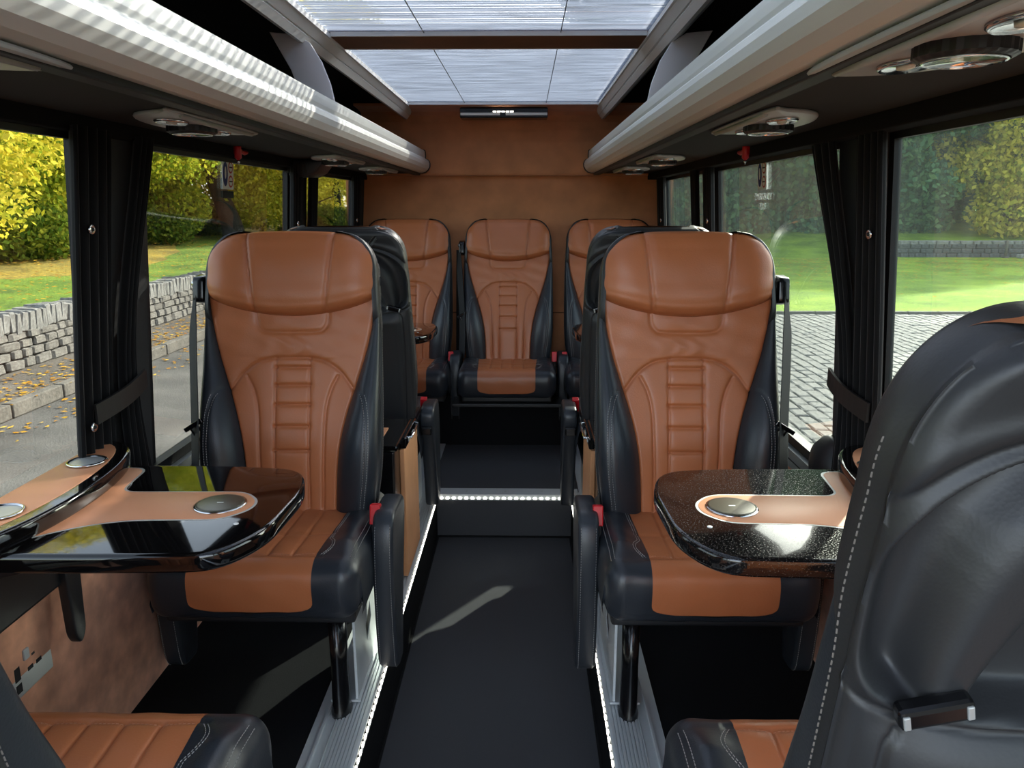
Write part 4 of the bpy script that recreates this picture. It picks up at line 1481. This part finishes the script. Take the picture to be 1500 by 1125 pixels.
curtain(1, (3.99, 4.16), (4.00, 4.16), (3.99, 4.16), 'black curtain with stud beside the back wall on the right', [(4.03, 1.15)], None, 3)

# power outlet on the left lower wall
t = thing('power_outlet', 'steel power outlet plate with plug socket and ports on the left tan wall', 'power outlet', (wx(-1, 0.35) + 0.0, 1.30, 0.355))
t.rotation_euler = (0, 0, 0)
box('face_plate', 0.0, 0.007, -0.085, 0.085, -0.05, 0.05, STEEL, t, 0.002)
for nm, y, z, dy, dz in (('earth_hole', 0.030, 0.022, 0.005, 0.010), ('pin_hole', 0.018, -0.008, 0.008, 0.004), ('pin_hole', 0.044, -0.008, 0.008, 0.004), ('usb_port', -0.02, 0.0, 0.008, 0.014), ('usb_port', -0.02, -0.03, 0.008, 0.009)):
    box(nm, 0.0065, 0.0078, y - dy, y + dy, z - dz, z + dz, RUBBER, t)
box('rocker_switch', 0.006, 0.012, 0.0, 0.016, 0.016, 0.038, GREYP, t, 0.002)

# dark rounded cover on the right sill and small left floor bolts
t = tag(lathe('sill_cover', [(0.085, 0.0), (0.082, 0.015), (0.066, 0.035), (0.03, 0.047), (0.0, 0.05)], BLKM, None, 32, Matrix.Rotation(-R(90), 4, 'Y')), 'dark rounded cover on the right wall sill behind the dusty table', 'cover')
t.location = (wx(1, 0.55) - 0.005, 1.86, 0.575)

# ------------------------------------------------------------------ OUTSIDE
GZ = -0.85


def plane(name, x0, x1, y0, y1, z, m, th=0.05):
    return box(name, x0, x1, y0, y1, z - th, z, m)


# ground below and around the bus
road = struct(plane('road', -5.0, 1.55, -12, 60, GZ, ROAD))
pav = struct(plane('pavement', -6.05, -5.12, -12, 60, GZ + 0.13, PAVE, 0.2))
krb = thing('kerb', 'pale stone kerb between the road and the left pavement', 'kerb', (-5.06, 4, GZ))
kd = None
yk = 3.0
while yk < 24:
    L = random.uniform(0.8, 1.0)
    if kd is None:
        o = box('kerb_stone', -0.06, 0.06, 0, 0.9, 0.0, 0.15, KERB, krb, 0.012)
        kd = o.data
    else:
        o = link(bpy.data.objects.new('kerb_stone', kd), krb)
    o.location = (0, yk - 4, 0)
    o.scale = (1, L / 0.93, 1)
    yk += L
# slope of verge behind the stone wall
V = []
xs = np.concatenate([np.linspace(-6.25, -12, 12), np.linspace(-14, -60, 12)])
ysg = np.linspace(-12, 90, 40)
for yv in ysg:
    for xv in xs:
        V.append((xv, yv, -0.16 + 0.035 * (-6.25 - xv) * -1 * -1 + 0.06 * math.sin(xv * 0.7 + yv * 0.31)))
struct(mesh('grass_verge', V, grid_faces(40, 24, True), GRASSL, None, True))
V = []
xs = np.linspace(-10.6, -60, 18)
for yv in ysg:
    for xv in xs:
        d = (-10.6 - xv)
        xb_ = -10.6 + 3.0 / (1 + math.exp(-(yv - 13.0) * 1.6)) + 0.4 * math.sin(yv * 0.5)
        xv = xv if d > 3 else xv + (xb_ + 10.6) * (1 - d / 3.0)
        V.append((xv, yv, -0.14 + 0.035 * (-6.25 - xv) + 0.06 * math.sin(xv * 0.7 + yv * 0.31) + (-0.09 if d == 0 else 0.05)))
struct(mesh('leafy_woodland_floor', V, grid_faces(40, 18, True), EARTH, None, True))


def rock(seed, bev=0.12):
    r = random.Random(seed)
    bm = bmesh.new()
    bmesh.ops.create_cube(bm, size=1.0)
    bmesh.ops.bevel(bm, geom=list(bm.edges), offset=bev, segments=1, affect='EDGES')
    for v in bm.verts:
        v.co += Vector((r.uniform(-.05, .05), r.uniform(-.05, .05), r.uniform(-.05, .05)))
    d = bpy.data.meshes.new('stone')
    bm.to_mesh(d)
    bm.free()
    return d


ROCKS = [rock(i) for i in range(6)]
for d in ROCKS:
    d.materials.append(STONE)
ROCKS_D = [rock(60 + i) for i in range(4)]
for d in ROCKS_D:
    d.materials.append(SLATE)
COPES = [rock(20 + i, 0.08) for i in range(4)]
for d in COPES:
    d.materials.append(COPE)
sw = thing('stone_wall', 'grey rubble stone boundary wall with upright coping along the left pavement', 'wall', (-6.15, 4, GZ + 0.13))
core = box('wall_core', -0.12, 0.09, -14, 40, 0, 0.42, JOINT, sw)
nst = 0
zc = 0.0
far_bm = bmesh.new()
for c in range(4):
    h = (0.13, 0.115, 0.11, 0.10)[c]
    y = 7.4 - 4 + random.uniform(0, 0.2)
    while y < 16.0 - 4:
        L = random.uniform(0.18, 0.42)
        if nst < 205:
            o = link(bpy.data.objects.new('stone', random.choice(ROCKS)), sw)
            o.location = (0.055 + random.uniform(-0.012, 0.012), y + L / 2, zc + h / 2)
            o.scale = (0.16, L * 0.94, h * 0.92)
            o.rotation_euler = (random.uniform(-.06, .06), 0, random.uniform(-.04, .04))
            nst += 1
        y += L
    for (a, b) in ((-8, 3.3), (12.0, 36)):
        y = a
        while y < b:
            L = random.uniform(0.18, 0.42)
            bm_box(far_bm, -0.02, 0.13 + random.uniform(-.01, .01), y + .01, y + L - .01, zc + .006, zc + h - .006)
            y += L
    zc += h
y = 7.4 - 4
nc_ = 0
while y < 16.0 - 4:
    wdt = random.uniform(0.085, 0.15)
    o = link(bpy.data.objects.new('coping_stone', random.choice(COPES)), sw)
    o.location = (-0.01, y + wdt / 2, zc + 0.105 + random.uniform(-.01, .02))
    o.scale = (0.30, wdt * 0.93, 0.23 + random.uniform(0, .04))
    o.rotation_euler = (random.uniform(-.12, .12), 0, random.uniform(-.06, .06))
    y += wdt
    nc_ += 1
for (a, b) in ((-8, 3.3), (12.0, 36)):
    y = a
    while y < b:
        wdt = random.uniform(0.085, 0.15)
        bm_box(far_bm, -0.15, 0.14, y + .004, y + wdt - .004, zc, zc + 0.22 + random.uniform(-.01, .02))
        y += wdt
o = from_bm('far_stones', far_bm, STONE, sw)
o['kind'] = 'stuff'

# granite sett yard on the right
yard = struct(plane('cobbled_yard', 1.55, 26, -8, 15.1, GZ - 0.012, JOINT))
SETTD = []
for i in range(5):
    d = rock(40 + i, 0.10)
    d.materials.append(SETT)
    SETTD.append(d)
cells = []
cw, cl_ = 0.155, 0.27
ix = 0
x = 1.62
while x < 17:
    y = 3.0 + random.uniform(0, 0.25)
    w0 = cw * random.uniform(0.9, 1.1)
    while y < 15.0:
        L = cl_ * random.uniform(0.75, 1.2)
        cells.append((x + w0 / 2, y + L / 2, w0, L))
        y += L
    x += w0
    ix += 1


def in_view(px, py):
    dx = (px - 0.10)
    r_ = dx / max(py, 0.1)
    return (0.325 < r_ < 0.42 and py > 6.2) or (0.475 < r_ < 0.60 and py > 11)


cells.sort(key=lambda c: (0 if in_view(c[0], c[1]) else 1, c[1]))
for c in cells[:300]:
    o = link(bpy.data.objects.new('sett', random.choice(SETTD)), yard)
    o.location = (c[0], c[1], GZ - 0.024 + random.uniform(-.004, .004))
    o.scale = (c[2] * 0.90, c[3] * 0.93, 0.09)
bm = bmesh.new()
for c in cells[300:]:
    h = random.uniform(-.004, .004)
    M_ = Matrix.Translation((c[0], c[1], GZ))
    a, b = c[2] * 0.46, c[3] * 0.475
    lo = [bm.verts.new((c[0] + sx * a, c[1] + sy * b, GZ - 0.012)) for sx, sy in ((-1, -1), (1, -1), (1, 1), (-1, 1))]
    hi = [bm.verts.new((c[0] + sx * a * 0.86, c[1] + sy * b * 0.9, GZ + 0.014 + h)) for sx, sy in ((-1, -1), (1, -1), (1, 1), (-1, 1))]
    bm.faces.new(hi)
    for i in range(4):
        bm.faces.new((lo[i], lo[(i + 1) % 4], hi[(i + 1) % 4], hi[i]))
o = from_bm('more_setts', bm, SETT, yard)
o['kind'] = 'stuff'
ke = thing('lawn_kerb', 'dark stone edging between the cobbled yard and the lawn', 'kerb', (1.6, 15.15, GZ))
kd2 = None
x = 0.0
while x < 22:
    if kd2 is None:
        o = box('edging_stone', 0.01, 0.59, -0.06, 0.06, -0.04, 0.06, KERB, ke, 0.01)
        kd2 = o.data
    else:
        o = link(bpy.data.objects.new('edging_stone', kd2), ke)
    o.location = (x, 0, 0)
    x += 0.6

# lawn and the bank beyond
V = []
ysl = np.concatenate([np.linspace(15.2, 32, 18), np.linspace(34, 90, 18)])
xsl = np.linspace(-4, 90, 40)


def lawn_z(x_, y_):
    return GZ + 0.03 + 0.05 * math.sin(x_ * 0.4) * math.sin(y_ * 0.3) + max(0, y_ - 32.5) * 0.085


for yv in ysl:
    for xv in xsl:
        V.append((xv, yv, lawn_z(xv, yv)))
struct(mesh('lawn', V, grid_faces(36, 40), GRASS, None, True))
lw = thing('low_wall', 'low dark stone retaining wall at the back of the lawn', 'wall', (15.2, 32.2, GZ))
box('wall_core', 0, 24, 0.05, 0.4, 0, 0.52, SLATE, lw)
cc = 0
for r_ in range(3):
    x = random.uniform(0, 0.3)
    while x < 11.5:
        L = random.uniform(0.25, 0.6)
        o = link(bpy.data.objects.new('stone', random.choice(ROCKS_D)), lw)
        o.location = (x + L / 2, 0.05, 0.10 + 0.19 * r_)
        o.scale = (L * 0.95, 0.22, 0.18)
        cc += 1
        x += L
x = 0.2
while x < 11.5:
    L = random.uniform(0.3, 0.55)
    o = link(bpy.data.objects.new('cap_stone', random.choice(COPES)), lw)
    o.location = (x + L / 2, 0.15, 0.62)
    o.scale = (L * 0.96, 0.42, 0.14)
    x += L
gp = thing('garden_post', 'thin grey post standing against the low dark wall across the lawn', 'post', (19.6, 31.9, GZ))
lathe('post_shaft', [(0.05, 0.0), (0.05, 0.70), (0.03, 0.74), (0.0, 0.75)], KERB, gp, 10)
box('post_foot', -0.09, 0.09, -0.09, 0.09, 0.0, 0.08, KERB, gp, 0.01)
pb = tag(box('stone_block', 0, 0.42, 0, 0.3, 0.0, 0.16, COPE, None, 0.03), 'pale flat stone block on the grass at the foot of the low wall', 'stone')
pb.location = (19.9, 31.4, GZ + 0.03)
hp = thing('pink_hoop', 'pink hoop leaning by the low wall at the right edge of the photo', 'hoop', (21.7, 31.6, GZ + 0.05))
tube('hoop_ring', [(0.42 * math.cos(a), 0.0, 0.42 + 0.42 * math.sin(a)) for a in np.linspace(0, 2 * math.pi, 28)], 0.035, mat('pink_paint', lin(190, 70, 90), 0.5), hp)

# ------------------------------------------------------------------ trees


def foliage_mesh(name, blobs, n, size, seed, m, flat=0.0):
    r = np.random.default_rng(seed)
    bl = np.array(blobs, float)       # x y z rx ry rz
    vol = bl[:, 3] * bl[:, 4] * bl[:, 5]
    idx = r.choice(len(bl), n, p=vol / vol.sum())
    d = r.normal(size=(n, 3))
    d /= np.linalg.norm(d, axis=1)[:, None]
    rad = r.uniform(0.35, 1.0, n) ** 0.5
    c = bl[idx, :3] + d * bl[idx, 3:] * rad[:, None]
    # clumps
    c += r.normal(size=(n, 3)) * 0.06
    a = r.normal(size=(n, 3))
    a /= np.linalg.norm(a, axis=1)[:, None]
    b = np.cross(a, r.normal(size=(n, 3)))
    b /= np.linalg.norm(b, axis=1)[:, None]
    s = size * r.uniform(0.6, 1.3, n)[:, None]
    P = np.stack([c - a * s * 0.5, c + b * s * 0.32, c + a * s * 0.5, c - b * s * 0.32], 1).reshape(-1, 3)
    me = bpy.data.meshes.new(name)
    me.vertices.add(n * 4)
    me.vertices.foreach_set('co', P.astype(np.float32).ravel())
    me.loops.add(n * 4)
    me.loops.foreach_set('vertex_index', np.arange(n * 4, dtype=np.int32))
    me.polygons.add(n)
    me.polygons.foreach_set('loop_start', np.arange(0, n * 4, 4, dtype=np.int32))
    me.polygons.foreach_set('loop_total', np.full(n, 4, dtype=np.int32))
    me.materials.append(m)
    me.update(calc_edges=True)
    return me


def blobs_for(seed, h, spread, low, k=14):
    r = random.Random(seed)
    out = []
    for i in range(k):
        z = low + (h - low) * (i + 0.5) / k
        f = math.sin(math.pi * (0.18 + 0.74 * (i + 0.5) / k))
        a = r.uniform(0, 6.28)
        q = spread * f * r.uniform(0.3, 0.75)
        s = spread * r.uniform(0.32, 0.5)
        out.append((q * math.cos(a), q * math.sin(a), z, s, s, s * 0.7))
    return out


def trunk(parent, h, r0, lean, branches, seed):
    rr = random.Random(seed)
    P = [(0, 0, -0.3), (0.02, 0.02, 0.4), (lean * 0.25, 0.03, h * 0.25), (lean * 0.6, 0.0, h * 0.5), (lean, 0.1, h * 0.85)]
    C_ = catmull(P, 6)
    tube('trunk', C_, list(np.linspace(r0 * 1.15, r0 * 0.35, len(C_))), BARK, parent, 12)
    for i in range(branches):
        u = rr.uniform(0.35, 0.85)
        p = C_[int(u * (len(C_) - 1))]
        a = rr.uniform(0, 6.28)
        L = h * rr.uniform(0.2, 0.36)
        q = [p, p + np.array([math.cos(a) * L * .4, math.sin(a) * L * .4, L * .35]), p + np.array([math.cos(a) * L, math.sin(a) * L, L * .6])]
        Q = catmull(q, 4)
        tube('branch', Q, list(np.linspace(r0 * 0.32, r0 * 0.08, len(Q))), BARK, parent, 6)


FM = {
    'sapling': [foliage_mesh('foliage', [(0, 0, 1.2, 1.6, 1.6, 1.0), (0.6, 0.4, 2.4, 1.5, 1.5, 1.2), (-0.6, -0.3, 3.5, 1.3, 1.3, 1.1), (0.2, -0.5, 4.5, 0.9, 0.9, 0.9)], 12000, 0.17, 8, LEAF_G), foliage_mesh('foliage', [(0, 0, 1.0, 1.5, 1.7, 0.9), (-0.6, 0.4, 2.2, 1.6, 1.5, 1.2), (0.5, -0.3, 3.4, 1.4, 1.4, 1.2), (0.1, 0.4, 4.6, 1.0, 1.0, 0.9)], 12000, 0.17, 9, LEAF_Y)],
    'yellow': [foliage_mesh('foliage', blobs_for(1, 9.5, 4.2, 1.6, 18), 34000, 0.15, 1, LEAF_Y), foliage_mesh('foliage', blobs_for(2, 9.0, 4.4, 1.3, 18), 34000, 0.15, 2, LEAF_G)],
    'dark': [foliage_mesh('foliage', blobs_for(3, 13, 4.5, 0.3, 22), 26000, 0.34, 3, LEAF_D), foliage_mesh('foliage', blobs_for(4, 12, 5.0, 0.2, 22), 26000, 0.34, 4, LEAF_D)],
    'pale': [foliage_mesh('foliage', blobs_for(5, 11, 4.6, 0.9, 20), 20000, 0.30, 5, LEAF_P)],
    'shrub': [foliage_mesh('foliage', [(0, 0, 0.5, 1.3, 1.3, 0.6), (0.9, 0.3, 0.4, 0.9, 0.9, 0.5), (-0.8, -0.4, 0.45, 0.9, 1.0, 0.5)], 7000, 0.12, 6, LEAF_S)],
}


def tree(kind, var, x, y, z, sc, rot, label, name, group, r0=0.22, h=6.5, lean=0.4, br=5, cat='tree'):
    t = thing(name, label, cat, (x, y, z), 0, group)
    o = link(bpy.data.objects.new('foliage', FM[kind][var]), t)
    o['kind'] = 'stuff'
    o.rotation_euler = (0, 0, rot)
    o.scale = (sc, sc, sc)
    trunk(t, h * sc, r0, lean, br, int(x * 7 + y * 13))
    return t


vz = lambda x: -0.14 + 0.035 * (-6.25 - x)
GT = 'autumn trees beyond the left stone wall'
left_trees = [
    ('yellow', 0, -10.4, 28.0, 1.05, 0.3, 'autumn tree with thick leaning dark trunk seen through the left middle window', 0.40, -1.5),
    ('yellow', 0, -9.6, 12.4, 0.85, 1.2, 'bright yellow tree nearest the left front window', 0.15, 0.3),
    ('yellow', 1, -13.5, 16.5, 1.0, 2.2, 'yellow-green tree behind the nearest yellow one at the left edge', 0.25, 0.3),
    ('yellow', 1, -12.0, 22.0, 1.0, 4.0, 'green-gold tree between the left front pillar and the leaning trunk', 0.2, 0.5),
    ('yellow', 0, -8.9, 31.0, 0.95, 3.2, 'golden tree right of the leaning trunk, by the far end of the left middle window', 0.2, -0.3),
    ('yellow', 1, -16.5, 36.0, 1.25, 5.0, 'large yellow-green tree far behind the leaning trunk', 0.3, 0.4),
    ('yellow', 0, -10.0, 42.0, 1.15, 1.0, 'golden tree framed by the small left back window', 0.3, 0.2),
    ('yellow', 1, -21.0, 24.0, 1.35, 3.6, 'tall green-gold tree deep in the wood at the far left', 0.3, 0.3),
    ('yellow', 0, -24.0, 38.0, 1.45, 0.7, 'tall yellow tree at the back of the left wood', 0.3, 0.2),
    ('yellow', 1, -14.0, 52.0, 1.4, 2.7, 'distant yellow-green tree down the road on the left', 0.3, 0.2),
]
for kd_, v_, x, y, sc, rot, lab, r0, ln_ in left_trees:
    tree(kd_, v_, x, y, vz(x), sc, rot, lab, 'autumn_tree', GT, r0, 6.5, ln_, 6)
GY = 'young leafy trees along the edge of the left wood'
for i_, (x, y, sc, lab) in enumerate(((-12.6, 14.5, 1.0, 'young green-gold tree at the left edge below the nearest yellow tree'), (-14.8, 18.5, 1.2, 'young golden tree behind the nearest green one on the left'), (-12.2, 18.8, 0.9, 'young green tree beside the left front pillar'),
                                   (-14.0, 23.5, 1.2, 'young golden tree left of the leaning trunk'), (-12.0, 26.5, 0.9, 'young green tree close left of the leaning trunk'), (-14.8, 30.0, 1.25, 'young golden tree behind the leaning trunk'),
                                   (-11.0, 33.0, 1.1, 'young green tree just right of the leaning trunk'), (-10.4, 37.5, 1.1, 'young golden tree near the far end of the left middle window'), (-12.6, 43.0, 1.3, 'young green-gold tree far down the left road'), (-18.5, 25.5, 1.5, 'young golden tree deep in the left wood'), (-17.5, 34.0, 1.5, 'young green tree deep behind the leaning trunk'))):
    tree('sapling', i_ % 2, x, y, vz(x), sc, x * 3, lab, 'young_tree', GY, 0.07, 3.6, 0.1, 3)
GS = 'low shrubs under the left trees'
for x, y, sc, lab in ((-11.5, 17.5, 1.2, 'low green shrub on the verge below the nearest yellow tree'), (-13.8, 19.6, 1.5, 'broad dark shrub behind the leaf-strewn verge at the left edge'), (-12.4, 24.5, 1.1, 'low shrub left of the leaning trunk'),
                      (-13.5, 31.5, 1.4, 'wide shrub right behind the leaning trunk'), (-9.0, 35.5, 1.2, 'shrub at the far end of the left middle window'), (-17.0, 27.0, 1.8, 'large shrub deep in the left wood'), (-18.5, 21.0, 1.8, 'dark shrub at the far left behind the others')):
    tree('shrub', 0, x, y, vz(x), sc, x, lab, 'shrub', GS, 0.05, 0.9, 0.1, 3, 'shrub')
GR = 'trees beyond the lawn on the right'
right_trees = [
    ('dark', 0, 8.6, 43.0, 1.0, 0.4, 'dark evergreen seen through the small right back window'),
    ('dark', 1, 12.2, 41.0, 1.05, 1.3, 'dark evergreen behind the sticker in the right middle window'),
    ('dark', 0, 16.4, 42.5, 1.0, 2.4, 'dark blue-green evergreen at the near end of the right middle window'),
    ('dark', 1, 20.5, 43.0, 1.0, 3.3, 'dark evergreen just right of the right front pillar'),
    ('dark', 0, 24.6, 46.0, 1.0, 5.1, 'dark evergreen half hidden behind the pale yellow trees'),
    ('pale', 0, 24.6, 40.5, 0.95, 0.4, 'pale yellow tree over the low wall on the right'),
    ('pale', 0, 28.6, 39.0, 1.0, 2.1, 'pale yellow tree at the right edge of the photo'),
    ('dark', 1, 14.0, 52.0, 1.3, 0.9, 'tall dark tree in the back rank behind the right middle window'),
    ('dark', 0, 30.0, 54.0, 1.4, 1.9, 'tall dark tree in the back rank behind the pale yellow trees'),
    ('dark', 1, 21.0, 55.0, 1.4, 1.9, 'tall dark tree in the back rank behind the right front pillar'),
    ('dark', 1, 7.0, 54.0, 1.35, 0.2, 'tall dark tree in the back rank far down the right side'),
]
for kd_, v_, x, y, sc, rot, lab in right_trees:
    tree(kd_, v_, x, y, lawn_z(x, y), sc, rot, lab, 'evergreen_tree' if kd_ == 'dark' else 'yellow_tree', GR, 0.3, 8.0, 0.3, 4)


def litter(name, label, n, fx, fy, fz, size, seed):
    r = np.random.default_rng(seed)
    V, F = [], []
    for i in range(n):
        x, y = fx(r), fy(r)
        z = fz(x, y) + 0.006
        a = r.uniform(0, 6.28)
        s = size * r.uniform(0.6, 1.3)
        tx, ty = math.cos(a) * s / 2, math.sin(a) * s / 2
        k = len(V)
        V += [(x - tx, y - ty, z + r.uniform(0, .012)), (x + ty * .6, y - tx * .6, z + r.uniform(0, .012)), (x + tx, y + ty, z + r.uniform(0, .012)), (x - ty * .6, y + tx * .6, z + r.uniform(0, .012))]
        F.append((k, k + 1, k + 2, k + 3))
    o = tag(mesh(name, V, F, LITTER), label, 'leaves')
    o['kind'] = 'stuff'
    return o


litter('fallen_leaves', 'yellow and brown leaves scattered on the left pavement and gutter', 2600, lambda r: max(-5.9, -5.0 - abs(r.normal(0, 0.45))) if r.random() < .6 else r.uniform(-5.9, -4.4), lambda r: r.uniform(5, 26), lambda x, y: (GZ + 0.13 if x < -5.0 else GZ), 0.07, 11)
litter('fallen_leaves', 'yellow leaves lying over the grass verge above the left wall', 3200, lambda r: -6.55 - abs(r.normal(0, 4.0)), lambda r: r.uniform(7, 32), lambda x, y: vz(x) + 0.085, 0.085, 12)
litter('fallen_leaves', 'orange leaves strewn over the far half of the right lawn', 4200, lambda r: r.uniform(3, 24), lambda r: 31 - abs(r.normal(0, 4.5)), lambda x, y: lawn_z(x, min(y, 32)) + 0.035, 0.12, 13)
